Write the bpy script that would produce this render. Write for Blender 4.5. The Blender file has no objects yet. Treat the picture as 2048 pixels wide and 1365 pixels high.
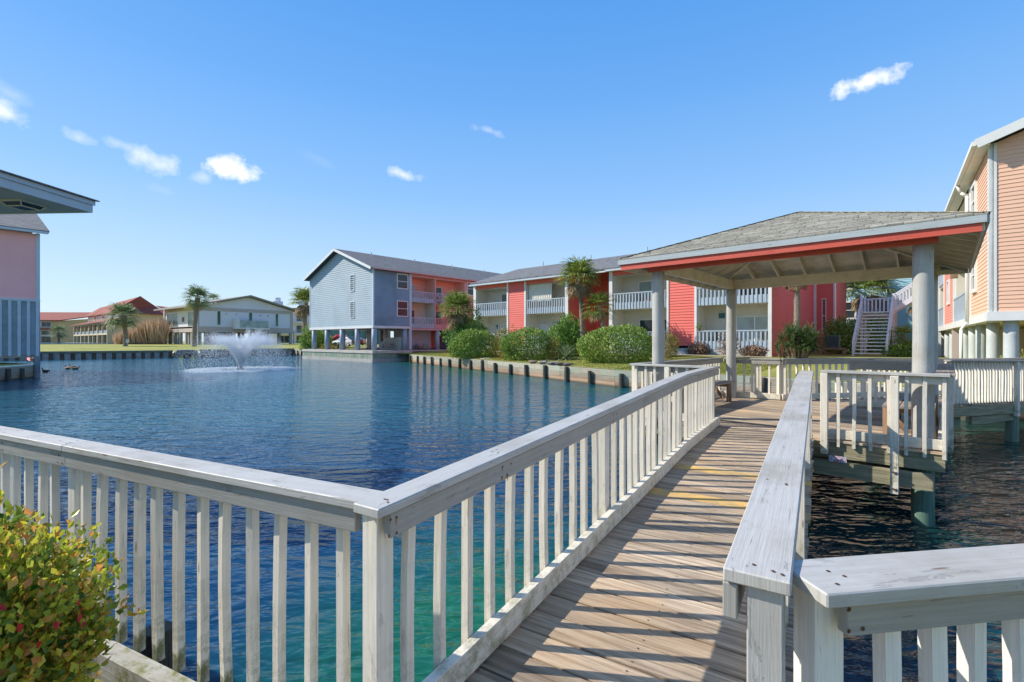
import bpy, bmesh, math, random
from math import sin, cos, radians, pi, sqrt, atan2
from mathutils import Vector, Matrix, noise
from mathutils.geometry import delaunay_2d_cdt, intersect_point_line
random.seed(7)
SC = bpy.context.scene
# ------------------------------------------------------------------ camera
F = 967.0                       # focal length in photo pixels (2048 wide)
EYE = 2.45
cam_d = bpy.data.cameras.new('camera'); cam = bpy.data.objects.new('camera', cam_d)
SC.collection.objects.link(cam); SC.camera = cam
cam.location = (0, 0, EYE); cam.rotation_euler = (radians(90), 0, 0)
cam_d.sensor_width = 36; cam_d.lens = 36*F/2048; cam_d.clip_start = .05; cam_d.clip_end = 6000
# ------------------------------------------------------------------ world and sun
SUN_EL, SUN_AZ = 38.0, -80.5    # azimuth from +Y, clockwise
w = bpy.data.worlds.new('World'); SC.world = w; w.use_nodes = True
N = w.node_tree.nodes; L = w.node_tree.links; N.clear()
def nn(nt, typ, **kw):
    n = nt.nodes.new(typ)
    for k, v in kw.items():
        if k in n.inputs: n.inputs[k].default_value = v
        else: setattr(n, k, v)
    return n
def mth(nt, op, a, b=None, c=None, clamp=False):
    n = nt.nodes.new('ShaderNodeMath'); n.operation = op; n.use_clamp = clamp
    for i, x in enumerate((a, b, c)):
        if x is None: continue
        if isinstance(x, (int, float)): n.inputs[i].default_value = x
        else: nt.links.new(x, n.inputs[i])
    return n.outputs[0]
def mix(nt, fac, a, b, blend='MIX'):
    n = nt.nodes.new('ShaderNodeMix'); n.data_type = 'RGBA'; n.blend_type = blend
    for s, x in ((0, fac), (6, a), (7, b)):
        if isinstance(x, (int, float)): n.inputs[s].default_value = x
        elif isinstance(x, (tuple, list)): n.inputs[s].default_value = (x[0], x[1], x[2], 1)
        else: nt.links.new(x, n.inputs[s])
    return n.outputs[2]
wt = w.node_tree
sky = wt.nodes.new('ShaderNodeTexSky'); sky.sky_type = 'NISHITA'; sky.sun_disc = False
sky.sun_elevation = radians(SUN_EL); sky.sun_rotation = radians(SUN_AZ)
sky.air_density = 1.0; sky.dust_density = .35; sky.ozone_density = 1.5; sky.altitude = 0
hs = wt.nodes.new('ShaderNodeHueSaturation'); hs.inputs['Saturation'].default_value = 1.12; hs.inputs['Value'].default_value = 1.05
hs.inputs['Hue'].default_value = .504
L.new(sky.outputs[0], hs.inputs['Color'])
tc = wt.nodes.new('ShaderNodeTexCoord')
dirv = tc.outputs['Generated']
def vm(nt, op, a, b):
    n = nt.nodes.new('ShaderNodeVectorMath'); n.operation = op
    for i, x in enumerate((a, b)):
        if isinstance(x, (tuple, list, Vector)): n.inputs[i].default_value = tuple(x)
        else: nt.links.new(x, n.inputs[i])
    return n
nz1 = nn(wt, 'ShaderNodeTexNoise', Scale=26.0, Detail=7.0, Roughness=.62); L.new(dirv, nz1.inputs['Vector'])
nz2 = nn(wt, 'ShaderNodeTexNoise', Scale=9.0, Detail=3.0); L.new(dirv, nz2.inputs['Vector'])
warp = mth(wt, 'ADD', mth(wt, 'MULTIPLY', mth(wt, 'SUBTRACT', nz1.outputs[0], .5), 2.8), mth(wt, 'MULTIPLY', mth(wt, 'SUBTRACT', nz2.outputs[0], .5), 1.2))
# small fair-weather clouds: direction (deg right, deg up as tangents), half sizes, tilt, density
CL = [(-.572, .358, .058, .028, -.12, 1.1), (-.638, .338, .020, .012, 0, .5), (-.737, .368, .044, .026, -.1, .72), (-.81, .407, .030, .011, -.2, .5), (-.895, .420, .028, .015, -.25, .6),
      (-1.05, .47, .042, .028, -.25, .8), (-1.05, .52, .05, .02, -.4, .4), (-.225, .345, .040, .012, -.12, .75), (-.048, .436, .034, .010, -.25, .6),
      (.735, .535, .062, .028, .02, 1.1), (-.40, .375, .04, .012, -.3, .22), (-.075, .21, .05, .02, .1, .18), (-.72, .31, .03, .012, -.2, .3)]
acc = None
for (tx, tz, su, sv, tilt, dens) in CL:
    Fv = Vector((tx, 1, tz)).normalized(); R0 = Vector((1, -tx, 0)).normalized(); U0 = R0.cross(Fv)
    R = R0*cos(tilt)+U0*sin(tilt); U = U0*cos(tilt)-R0*sin(tilt)
    sc_ = 1/sqrt(1+tx*tx+tz*tz)
    du = vm(wt, 'DOT_PRODUCT', dirv, R).outputs['Value']; dv = vm(wt, 'DOT_PRODUCT', dirv, U).outputs['Value']
    df = vm(wt, 'DOT_PRODUCT', dirv, Fv).outputs['Value']
    a = mth(wt, 'POWER', mth(wt, 'ABSOLUTE', mth(wt, 'DIVIDE', du, su*sc_)), 2.0)
    b = mth(wt, 'POWER', mth(wt, 'ABSOLUTE', mth(wt, 'DIVIDE', dv, sv*sc_)), 2.0)
    r = mth(wt, 'SQRT', mth(wt, 'ADD', a, b))
    m = mth(wt, 'ADD', mth(wt, 'SUBTRACT', 1.0, r), warp)
    m = mth(wt, 'MULTIPLY', m, 1.3*dens, clamp=True)
    m = mth(wt, 'MULTIPLY', m, mth(wt, 'GREATER_THAN', df, .5))
    m = mth(wt, 'MULTIPLY', m, min(1.0, dens))
    acc = m if acc is None else mth(wt, 'MAXIMUM', acc, m)
SKYS = .10
sep = wt.nodes.new('ShaderNodeSeparateXYZ'); L.new(dirv, sep.inputs[0])
cr = wt.nodes.new('ShaderNodeValToRGB'); el = cr.color_ramp.elements
STOPS = [(0.0, (.66, .82, .95)), (.085, (.58, .79, .97)), (.19, (.43, .68, 1.0)), (.28, (.29, .58, 1.02)), (.45, (.155, .44, .96)), (.60, (.09, .36, .90)), (1.0, (.20, .34, .66))]
while len(el) < len(STOPS): el.new(.5)
for e, (p_, c_) in zip(el, STOPS): e.position = p_; e.color = (*c_, 1)
L.new(sep.outputs[2], cr.inputs[0])
gsc = vm(wt, 'SCALE', cr.outputs[0], (0, 0, 0)); gsc.inputs['Scale'].default_value = 7.1
clear = mix(wt, .85, hs.outputs[0], gsc.outputs[0])
bgc = mix(wt, acc, clear, (7.6, 7.8, 8.1))
bg = wt.nodes.new('ShaderNodeBackground'); bg.inputs[1].default_value = SKYS
L.new(bgc, bg.inputs[0]); ow = wt.nodes.new('ShaderNodeOutputWorld'); L.new(bg.outputs[0], ow.inputs[0])
sd = bpy.data.lights.new('sun', 'SUN'); sd.energy = 4.1; sd.angle = radians(.53); sd.color = (1, .93, .82)
so = bpy.data.objects.new('sun', sd); SC.collection.objects.link(so)
sv = Vector((sin(radians(SUN_AZ))*cos(radians(SUN_EL)), cos(radians(SUN_AZ))*cos(radians(SUN_EL)), sin(radians(SUN_EL))))
so.rotation_euler = sv.to_track_quat('Z', 'Y').to_euler(); so.location = sv*50
SC.view_settings.view_transform = 'Standard'; SC.view_settings.look = 'None'
SC.view_settings.exposure = 0.55; SC.view_settings.gamma = 1
# ------------------------------------------------------------------ helpers
class WF:
    """a vertical wall frame: s along t, o outward along n, z up"""
    def __init__(s, o, t, n=None):
        s.o = Vector((o[0], o[1])); s.t = Vector(t).normalized()
        s.n = Vector(n).normalized() if n else Vector((s.t.y, -s.t.x))
    def p(s, a, o, z):
        q = s.o + s.t*a + s.n*o
        return (q.x, q.y, z)
SA = radians(42.0)
TA = (cos(SA), -sin(SA)); TB = (sin(SA), cos(SA))     # site axes: a to the right, b away
def site(a, b, z=0): return (a*TA[0]+b*TB[0], a*TA[1]+b*TB[1], z)
def a_at(px, b):     # site a-coordinate seen at photo column px on plane b
    r = (px-1024)/F
    return (r*TB[1]*b-TB[0]*b)/(TA[0]-TA[1]*r)
def b_at(px, a):
    r = (px-1024)/F
    return (r*TA[1]*a-TA[0]*a)/(TB[0]-TB[1]*r)
def depth(px, py, z): return (z-EYE)*F/(683-py)
def at(px, Y, z=0): return ((px-1024)/F*Y, Y, z)
class MB:
    def __init__(s): s.v = []; s.f = []; s.uv = []; s.mi = []; s.m = 0
    def quad(s, pts, uv=None):
        i = len(s.v); s.v += [tuple(p) for p in pts]; s.f.append(tuple(range(i, i+len(pts)))); s.mi.append(s.m)
        if uv is None:
            P = [Vector(p) for p in pts]; e = (P[1]-P[0]).length; g = (P[-1]-P[0]).length
            o = random.random()*7
            if len(pts) == 4: uv = [(o, o), (o+e, o), (o+e, o+g), (o, o+g)]
            else:
                ax = (P[1]-P[0]).normalized() if e > 1e-6 else Vector((1, 0, 0))
                nn_ = ax.cross(P[2]-P[0]); ay = nn_.cross(ax).normalized() if nn_.length > 1e-9 else Vector((0, 0, 1))
                uv = [(o+(p-P[0]).dot(ax), o+(p-P[0]).dot(ay)) for p in P]
        s.uv += uv
    def hexa(s, c):
        """c: 8 corners, first 4 = one end face (ring), last 4 = other end; u runs from first to last"""
        c = [Vector(x) for x in c]
        ln = ((c[4]+c[5]+c[6]+c[7])-(c[0]+c[1]+c[2]+c[3])).length/4
        o = random.random()*9; v0 = random.random()*5
        i = len(s.v); s.v += [tuple(x) for x in c]
        for k in range(4):
            k2 = (k+1) % 4; wd = (c[k2]-c[k]).length
            s.f.append((i+k, i+k2, i+4+k2, i+4+k)); s.uv += [(o, v0), (o, v0+wd), (o+ln, v0+wd), (o+ln, v0)]; s.mi.append(s.m)
            v0 += wd
        a = (c[1]-c[0]).length; b = (c[3]-c[0]).length
        s.f.append((i+3, i+2, i+1, i)); s.uv += [(o, b), (o+a*.1, b), (o+a*.1, 0), (o, 0)]; s.mi.append(s.m)
        s.f.append((i+4, i+5, i+6, i+7)); s.uv += [(o, 0), (o+a*.1, 0), (o+a*.1, b), (o, b)]; s.mi.append(s.m)
    def bar(s, p0, p1, w, h, up=(0, 0, 1), ez=0, w1=None, h1=None):
        """beam from p0 to p1 (centre line), w sideways, h along up"""
        p0 = Vector(p0); p1 = Vector(p1); d = (p1-p0).normalized(); up = Vector(up)
        if abs(d.dot(up)) > .98: up = Vector((0, 1, 0)) if abs(d.z) > .9 else Vector((0, 0, 1))
        r = d.cross(up).normalized(); u = r.cross(d).normalized()
        w1 = w if w1 is None else w1; h1 = h if h1 is None else h1
        s.hexa([p0-r*w/2-u*h/2, p0-r*w/2+u*h/2, p0+r*w/2+u*h/2, p0+r*w/2-u*h/2,
                p1-r*w1/2-u*h1/2, p1-r*w1/2+u*h1/2, p1+r*w1/2+u*h1/2, p1+r*w1/2-u*h1/2])
    def box(s, f, s0, s1, o0, o1, z0, z1):
        P = f.p
        if (s1-s0) >= (z1-z0):
            s.hexa([P(s0, o0, z0), P(s0, o0, z1), P(s0, o1, z1), P(s0, o1, z0), P(s1, o0, z0), P(s1, o0, z1), P(s1, o1, z1), P(s1, o1, z0)])
        else:
            s.hexa([P(s0, o0, z0), P(s0, o1, z0), P(s1, o1, z0), P(s1, o0, z0), P(s0, o0, z1), P(s0, o1, z1), P(s1, o1, z1), P(s1, o0, z1)])
    def lap(s, f, s0, s1, z0, z1, pitch=.2, lip=.02, off=0.0, ext=None):
        """clapboards; ext(z)->(s0,s1) for gables"""
        n = max(1, int(round((z1-z0)/pitch))); h = (z1-z0)/n
        for k in range(n):
            a = z0+k*h; b = a+h
            if ext:
                l0, r0 = ext(a); l1, r1 = ext(b)
            else: l0 = l1 = s0; r0 = r1 = s1
            if r0-l0 < .02: continue
            o = random.random()*9; vv = random.random()*9
            W = max(r0-l0, .01)
            s.quad([f.p(l0, off+lip, a), f.p(r0, off+lip, a), f.p(r1, off, b), f.p(l1, off, b)], [(o, vv), (o+W, vv), (o+W, vv+h), (o, vv+h)])
            s.quad([f.p(l0, off-.03, a), f.p(r0, off-.03, a), f.p(r0, off+lip, a), f.p(l0, off+lip, a)], [(o, 0), (o+W, 0), (o+W, .02), (o, .02)])
    def tube(s, p0, p1, r0, r1, n=12, rings=1, wob=0, caps=True):
        p0 = Vector(p0); p1 = Vector(p1); d = (p1-p0); ln = d.length; d.normalize()
        x = d.orthogonal().normalized(); y = d.cross(x); i0 = len(s.v); o = random.random()*9
        for k in range(rings+1):
            t = k/rings; c = p0.lerp(p1, t); r = r0+(r1-r0)*t
            for j in range(n):
                a = 2*pi*j/n
                rr = r*(1+wob*noise.noise(Vector((cos(a)*1.3+o, sin(a)*1.3, t*ln*1.5))))
                s.v.append(tuple(c+x*cos(a)*rr+y*sin(a)*rr))
        for k in range(rings):
            for j in range(n):
                j2 = (j+1) % n
                s.f.append((i0+k*n+j, i0+k*n+j2, i0+(k+1)*n+j2, i0+(k+1)*n+j)); s.mi.append(s.m)
                u0 = o+ln*k/rings; u1 = o+ln*(k+1)/rings; v0 = j/n*2*pi*r0; v1 = (j+1)/n*2*pi*r0
                s.uv += [(u0, v0), (u0, v1), (u1, v1), (u1, v0)]
        if caps:
            s.f.append(tuple(i0+n-1-j for j in range(n))); s.uv += [(0, 0)]*n; s.mi.append(s.m)
            s.f.append(tuple(i0+rings*n+j for j in range(n))); s.uv += [(0, 0)]*n; s.mi.append(s.m)
    def sph(s, c, r, nu=12, nv=8, fn=None):
        """ellipsoid with radii r=(x,y,z)"""
        if isinstance(r, (int, float)): r = (r, r, r)
        i0 = len(s.v); c = Vector(c)
        for k in range(nv+1):
            ph = pi*k/nv
            for j in range(nu):
                a = 2*pi*j/nu
                d = Vector((sin(ph)*cos(a), sin(ph)*sin(a), cos(ph))); q = fn(d) if fn else 1
                s.v.append((c.x+d.x*r[0]*q, c.y+d.y*r[1]*q, c.z+d.z*r[2]*q))
        for k in range(nv):
            for j in range(nu):
                j2 = (j+1) % nu
                s.f.append((i0+k*nu+j, i0+(k+1)*nu+j, i0+(k+1)*nu+j2, i0+k*nu+j2)); s.mi.append(s.m); s.uv += [(j/nu, k/nv), (j/nu, (k+1)/nv), ((j+1)/nu, (k+1)/nv), ((j+1)/nu, k/nv)]
    def build(s, name, mats, parent=None, smooth=False, bevel=0, normals=True):
        root = parent
        while root is not None and root.parent: root = root.parent
        off = root.location if root is not None else Vector((0, 0, 0))
        me = bpy.data.meshes.new(name)
        ca = sa = None
        if root is not None and abs(root.rotation_euler.z) > 1e-6:
            ca = cos(-root.rotation_euler.z); sa = sin(-root.rotation_euler.z)
        vs = []
        for v in s.v:
            x = v[0]-off[0]; y = v[1]-off[1]; z = v[2]-off[2]
            if ca is not None: x, y = x*ca-y*sa, x*sa+y*ca
            vs.append((x, y, z))
        me.from_pydata(vs, [], s.f)
        ul = me.uv_layers.new(name='UVMap'); flat = [0.0]*(2*len(me.loops))
        if len(s.uv) == len(me.loops):
            k = 0
            for q in s.uv: flat[k] = q[0]; flat[k+1] = q[1]; k += 2
            ul.data.foreach_set('uv', flat)
        if not isinstance(mats, (list, tuple)): mats = [mats]
        for m_ in mats: me.materials.append(m_)
        if len(mats) > 1: me.polygons.foreach_set('material_index', s.mi)
        if smooth: me.polygons.foreach_set('use_smooth', [True]*len(me.polygons))
        me.update()
        if normals and len(s.f) < 60000:
            bm = bmesh.new(); bm.from_mesh(me); bmesh.ops.recalc_face_normals(bm, faces=bm.faces)
            if bevel:
                bmesh.ops.bevel(bm, geom=bm.edges[:], offset=bevel, segments=1, affect='EDGES', clamp_overlap=True)
            bm.to_mesh(me); bm.free()
        o = bpy.data.objects.new(name, me); SC.collection.objects.link(o)
        if parent is not None: o.parent = parent
        return o
def tag(o, label=None, cat=None, group=None, kind=None):
    if label: o['label'] = label
    if cat: o['category'] = cat
    if group: o['group'] = group
    if kind: o['kind'] = kind
    return o
def thing(name, label, cat, loc=(0, 0, 0), group=None, rz=0):
    o = bpy.data.objects.new(name, None); SC.collection.objects.link(o); o.location = loc; o.rotation_euler = (0, 0, rz)
    o.empty_display_size = .2
    return tag(o, label, cat, group)
def copy_tree(o, parent=None, loc=None, rz=None, sc=None):
    c = o.copy(); SC.collection.objects.link(c)
    if parent is not None: c.parent = parent
    for ch in list(o.children): copy_tree(ch, c)
    if loc is not None: c.location = loc
    if rz is not None: c.rotation_euler = (0, 0, rz)
    if sc is not None: c.scale = sc if isinstance(sc, tuple) else (sc, sc, sc)
    return c
# ------------------------------------------------------------------ materials
def newmat(name):
    m = bpy.data.materials.new(name); m.use_nodes = True; nt = m.node_tree
    b = nt.nodes['Principled BSDF']; return m, nt, b
def ramp(nt, fac, stops):
    n = nt.nodes.new('ShaderNodeValToRGB'); el = n.color_ramp.elements
    while len(el) < len(stops): el.new(.5)
    for e, (p, c) in zip(el, stops):
        e.position = p; e.color = (c, c, c, 1) if isinstance(c, (int, float)) else (c[0], c[1], c[2], 1)
    nt.links.new(fac, n.inputs[0]); return n.outputs[0]
def tnoise(nt, vec, scale, detail=4, rough=.55, dist=0):
    n = nn(nt, 'ShaderNodeTexNoise', Scale=float(scale), Detail=float(detail), Roughness=rough, Distortion=float(dist))
    if vec is not None: nt.links.new(vec, n.inputs['Vector'])
    return n.outputs[0]
def mapv(nt, vec, sc):
    n = nt.nodes.new('ShaderNodeMapping'); n.inputs['Scale'].default_value = sc; nt.links.new(vec, n.inputs[0]); return n.outputs[0]
def bump(nt, b, h, st=.3, dist=.02):
    n = nn(nt, 'ShaderNodeBump', Strength=st, Distance=dist); nt.links.new(h, n.inputs['Height']); nt.links.new(n.outputs[0], b.inputs['Normal'])
def dirt(nt, col, sc=1.3, amt=.35, dc=(.12, .10, .07)):
    t = nt.nodes.new('ShaderNodeTexCoord'); f = tnoise(nt, t.outputs['Object'], sc, 6, .65)
    f = ramp(nt, f, [(.48, 0), (.75, amt)]); return mix(nt, f, col, dc)
def plain(name, col, rough=.6, var=.12, sc=3.0, bmp=0, bsc=20, metal=0, island=0, dirty=0.0):
    m, nt, b = newmat(name); t = nt.nodes.new('ShaderNodeTexCoord')
    f = tnoise(nt, t.outputs['Object'], sc, 5, .6)
    lo = [c*(1-var) for c in col]; hi = [min(1, c*(1+var)) for c in col]
    c = mix(nt, ramp(nt, f, [(.3, 0), (.7, 1)]), lo, hi)
    if island:
        g = nt.nodes.new('ShaderNodeNewGeometry'); r = mth(nt, 'MULTIPLY_ADD', g.outputs['Random Per Island'], island*2, 1-island)
        c2 = nt.nodes.new('ShaderNodeHueSaturation'); nt.links.new(c, c2.inputs['Color']); nt.links.new(r, c2.inputs['Value']); c = c2.outputs[0]
    if dirty: c = dirt(nt, c, .8, dirty)
    nt.links.new(c, b.inputs['Base Color']); b.inputs['Roughness'].default_value = rough; b.inputs['Metallic'].default_value = metal
    if bmp: bump(nt, b, tnoise(nt, t.outputs['Object'], bsc, 5), bmp, .02)
    return m
def painted(name, col, wear=.5, stain=.25, moss=0.0, rough=.5):
    """painted timber: grain along U, chips, knots, rust runs, grime"""
    m, nt, b = newmat(name); t = nt.nodes.new('ShaderNodeTexCoord'); uv = t.outputs['UV']; ob = t.outputs['Object']
    grain = tnoise(nt, mapv(nt, uv, (2.0, 55, 1)), 1.0, 6, .7)
    fine = tnoise(nt, mapv(nt, uv, (5.0, 190, 1)), 1.0, 3, .7)
    c = mix(nt, ramp(nt, grain, [(.3, .0), (.7, 1)]), [x*.80 for x in col], [min(1, x*1.07) for x in col])
    blot = tnoise(nt, ob, 2.6, 6, .65)
    c = mix(nt, ramp(nt, blot, [(.45, 0), (.68, stain)]), c, (.27, .235, .17))
    crack = ramp(nt, tnoise(nt, mapv(nt, uv, (1.1, 42, 1)), 1.0, 8, .75), [(.335, 1), (.375, 0)])
    c = mix(nt, mth(nt, 'MULTIPLY', crack, .7*wear), c, (.13, .11, .09))
    chip = ramp(nt, tnoise(nt, mapv(nt, uv, (7, 24, 1)), 1.0, 8, .8), [(.655, 0), (.67, 1)])
    c = mix(nt, mth(nt, 'MULTIPLY', chip, wear), c, (.17, .13, .10))
    vo = nn(nt, 'ShaderNodeTexVoronoi', Scale=1.0); nt.links.new(mapv(nt, uv, (2.3, 14, 1)), vo.inputs['Vector'])
    vc = nt.nodes.new('ShaderNodeSeparateColor'); nt.links.new(vo.outputs['Color'], vc.inputs[0])
    flake = ramp(nt, tnoise(nt, mapv(nt, uv, (3.2, 13, 1)), 1.0, 9, .72, .6), [(.60, 0), (.625, 1)])
    c = mix(nt, mth(nt, 'MULTIPLY', flake, .55*wear), c, [x*.55 for x in col])
    dot = mth(nt, 'MULTIPLY', ramp(nt, vo.outputs['Distance'], [(.05, 1), (.09, 0)]), mth(nt, 'GREATER_THAN', vc.outputs[0], .55))
    c = mix(nt, mth(nt, 'MULTIPLY', dot, .8), c, (.16, .07, .03))
    if moss:
        sp = nt.nodes.new('ShaderNodeSeparateXYZ'); nt.links.new(ob, sp.inputs[0])
        g = nt.nodes.new('ShaderNodeNewGeometry'); sg = nt.nodes.new('ShaderNodeSeparateXYZ'); nt.links.new(g.outputs['Position'], sg.inputs[0])
        lowm = mth(nt, 'MULTIPLY_ADD', sg.outputs[2], -2.2, 2.75, clamp=True)
        mm = mth(nt, 'MULTIPLY', ramp(nt, tnoise(nt, ob, 9, 7, .75), [(.46, 0), (.62, 1)]), lowm)
        c = mix(nt, mth(nt, 'MULTIPLY', mm, moss), c, (.17, .17, .05))
    nt.links.new(c, b.inputs['Base Color'])
    nt.links.new(ramp(nt, grain, [(.2, rough+.15), (.8, rough-.08)]), b.inputs['Roughness'])
    h = mth(nt, 'SUBTRACT', mth(nt, 'ADD', grain, mth(nt, 'MULTIPLY', fine, .5)), mth(nt, 'MULTIPLY', mth(nt, 'MAXIMUM', mth(nt, 'MAXIMUM', crack, chip), flake), .8))
    bump(nt, b, h, .5, .005)
    return m
def rawwood(name, dark, light, isl=.22, tint=(.5, .34, .2), tamt=.35, rough=.8, b_=.6):
    m, nt, b = newmat(name); t = nt.nodes.new('ShaderNodeTexCoord'); uv = t.outputs['UV']; ob = t.outputs['Object']
    g1 = tnoise(nt, mapv(nt, uv, (1.1, 26, 1)), 1.0, 8, .74, .5)
    g2 = tnoise(nt, mapv(nt, uv, (3.0, 150, 1)), 1.0, 4, .7)
    c = mix(nt, ramp(nt, g1, [(.36, 0), (.60, 1)]), dark, light)
    c = mix(nt, mth(nt, 'MULTIPLY', ramp(nt, g2, [(.3, 1), (.5, 0)]), .45), c, [x*.5 for x in dark])
    big = tnoise(nt, ob, 1.1, 5, .6); c = mix(nt, ramp(nt, big, [(.45, 0), (.7, tamt)]), c, tint)
    geo = nt.nodes.new('ShaderNodeNewGeometry'); r = mth(nt, 'MULTIPLY_ADD', geo.outputs['Random Per Island'], isl*2, 1-isl)
    h2 = nt.nodes.new('ShaderNodeHueSaturation'); nt.links.new(c, h2.inputs['Color']); nt.links.new(r, h2.inputs['Value']); c = h2.outputs[0]
    crack = ramp(nt, tnoise(nt, mapv(nt, uv, (.8, 26, 1)), 1.0, 9, .8), [(.30, 1), (.35, 0)])
    c = mix(nt, mth(nt, 'MULTIPLY', crack, .75), c, (.03, .025, .02))
    vo = nn(nt, 'ShaderNodeTexVoronoi', Scale=1.0); nt.links.new(mapv(nt, uv, (2.1, 9, 1)), vo.inputs['Vector'])
    vc = nt.nodes.new('ShaderNodeSeparateColor'); nt.links.new(vo.outputs['Color'], vc.inputs[0])
    ring = mth(nt, 'MULTIPLY', ramp(nt, vo.outputs['Distance'], [(.10, 1), (.16, 0)]), mth(nt, 'GREATER_THAN', vc.outputs[0], .8))
    c = mix(nt, mth(nt, 'MULTIPLY', ring, .6), c, (.08, .045, .025))
    nt.links.new(c, b.inputs['Base Color']); b.inputs['Roughness'].default_value = rough
    bump(nt, b, mth(nt, 'SUBTRACT', mth(nt, 'ADD', g1, g2), crack), b_, .006)
    return m
M = {}
M['cap'] = painted('cap_paint', (.50, .49, .46), 1.0, .38)
M['cap_warm'] = painted('cap_paint_worn', (.52, .505, .47), 1.0, .50)
M['beam'] = painted('beam_paint', (.36, .35, .32), 1.0, .35)
M['cream'] = painted('cream_paint', (.84, .77, .64), .75, .22, .9)
M['white'] = painted('white_paint', (.86, .82, .74), .35, .12)
M['pole'] = painted('pole_paint', (.47, .465, .435), 1.0, .4)
M['red_beam'] = painted('red_paint', (.62, .095, .06), .35, .12)
M['fascia'] = painted('grey_fascia_paint', (.42, .47, .49), .3, .15)
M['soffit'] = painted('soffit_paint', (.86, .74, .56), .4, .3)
M['deck'] = rawwood('deck_wood', (.15, .105, .070), (.56, .45, .33), .36, (.56, .36, .19), .6, b_=1.0)
M['deck_old'] = rawwood('bench_wood', (.14, .12, .10), (.36, .31, .27), .18)
def wallwood():
    m, nt, b = newmat('weathered_seawall_boards'); t = nt.nodes.new('ShaderNodeTexCoord'); uv = t.outputs['UV']; ob = t.outputs['Object']
    g1 = tnoise(nt, mapv(nt, uv, (1.2, 26, 1)), 1.0, 8, .72, .3); c = mix(nt, ramp(nt, g1, [(.3, 0), (.68, 1)]), (.17, .15, .11), (.50, .45, .36))
    gp = nt.nodes.new('ShaderNodeNewGeometry'); sp = nt.nodes.new('ShaderNodeSeparateXYZ'); nt.links.new(gp.outputs['Position'], sp.inputs[0])
    big = tnoise(nt, ob, 1.6, 6, .7); green = mth(nt, 'MULTIPLY', ramp(nt, big, [(.48, 0), (.56, .65)]), mth(nt, 'MULTIPLY_ADD', sp.outputs[2], 2.6, -.7, clamp=True)); c = mix(nt, green, c, (.27, .34, .25))
    low = mth(nt, 'SUBTRACT', mth(nt, 'ADD', .52, mth(nt, 'MULTIPLY', mth(nt, 'SUBTRACT', big, .5), .9)), sp.outputs[2]); low = mth(nt, 'MULTIPLY', low, 3.0, clamp=True); c = mix(nt, mth(nt, 'MULTIPLY', low, .7), c, (.36, .20, .11))
    wet = mth(nt, 'MULTIPLY_ADD', sp.outputs[2], -9.0, 1.35, clamp=True); c = mix(nt, mth(nt, 'MULTIPLY', wet, .85), c, (.035, .04, .025))
    hs2 = nt.nodes.new('ShaderNodeHueSaturation'); nt.links.new(c, hs2.inputs['Color']); nt.links.new(mth(nt, 'MULTIPLY_ADD', gp.outputs['Random Per Island'], .5, .75), hs2.inputs['Value'])
    nt.links.new(hs2.outputs[0], b.inputs['Base Color']); b.inputs['Roughness'].default_value = .85; bump(nt, b, g1, .6, .01); return m
M['seawall'] = wallwood()
M['brownwood'] = rawwood('brown_wood', (.14, .08, .045), (.34, .21, .12), .15)
M['yellow'] = painted('yellow_paint', (.74, .46, .14), 1.0, .85, rough=.8)
M['treated'] = rawwood('treated_timber', (.16, .14, .08), (.42, .37, .24), .2, (.16, .20, .12), .6)
M['pile'] = rawwood('wet_pile_wood', (.035, .03, .022), (.12, .10, .075), .2, (.05, .09, .06), .6)
M['dark'] = plain('dark_interior', (.015, .015, .016), .8)
M['rust'] = plain('rusty_steel', (.10, .045, .02), .8, .3, 40)
M['black'] = plain('black_rubber', (.02, .02, .02), .7)
M['trim'] = plain('white_trim', (.72, .72, .70), .5, .05, 2, .05, 30, dirty=.12)
M['bluetrim'] = plain('pale_blue_trim', (.50, .58, .64), .5, .06, 2, dirty=.12)
M['balc'] = plain('balcony_grey_paint', (.40, .47, .54), .55, .1, 2, dirty=.2)
M['recess'] = plain('balcony_wall_cream', (.66, .62, .53), .7, .05, 1.5, dirty=.12)
M['conc'] = plain('concrete', (.42, .40, .37), .85, .15, 4, .3, 40, dirty=.4)
M['fixture'] = plain('painted_metal', (.55, .56, .55), .4, .05, 4)
def siding(name, col, dirty=.15, rough=.6):
    m, nt, b = newmat(name); t = nt.nodes.new('ShaderNodeTexCoord')
    f = tnoise(nt, mapv(nt, t.outputs['UV'], (1.2, 14, 1)), 1.0, 5, .6); g = tnoise(nt, t.outputs['Object'], .35, 4, .55)
    c = mix(nt, ramp(nt, f, [(.3, 0), (.7, 1)]), [x*.93 for x in col], [min(1, x*1.05) for x in col])
    c = mix(nt, ramp(nt, g, [(.42, 0), (.68, dirty)]), c, [x*.62 for x in col])
    nt.links.new(c, b.inputs['Base Color']); b.inputs['Roughness'].default_value = rough
    bump(nt, b, f, .15, .01); return m
M['red'] = siding('coral_red_siding', (.78, .145, .115), .2)
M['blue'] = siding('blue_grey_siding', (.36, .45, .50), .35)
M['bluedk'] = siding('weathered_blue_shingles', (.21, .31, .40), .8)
M['pink'] = siding('salmon_pink_siding', (.78, .33, .26), .2)
M['pink2'] = siding('dusty_pink_siding', (.97, .49, .47), .2)
M['peach'] = siding('peach_siding', (.84, .51, .35), .14)
M['teal'] = siding('pale_teal_siding', (.38, .62, .68), .2)
M['tan'] = plain('tan_stucco', (.74, .47, .22), .85, .08, .4, .1, 5, dirty=.15)
M['stucco'] = plain('pale_stucco', (.72, .70, .76), .85, .05, .4, .1, 5, dirty=.1)
M['taupe'] = plain('taupe_stucco', (.50, .42, .39), .85, .05, .4, dirty=.1)
M['found'] = plain('grey_foundation', (.40, .41, .42), .9, .1, 2, dirty=.3)
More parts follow.
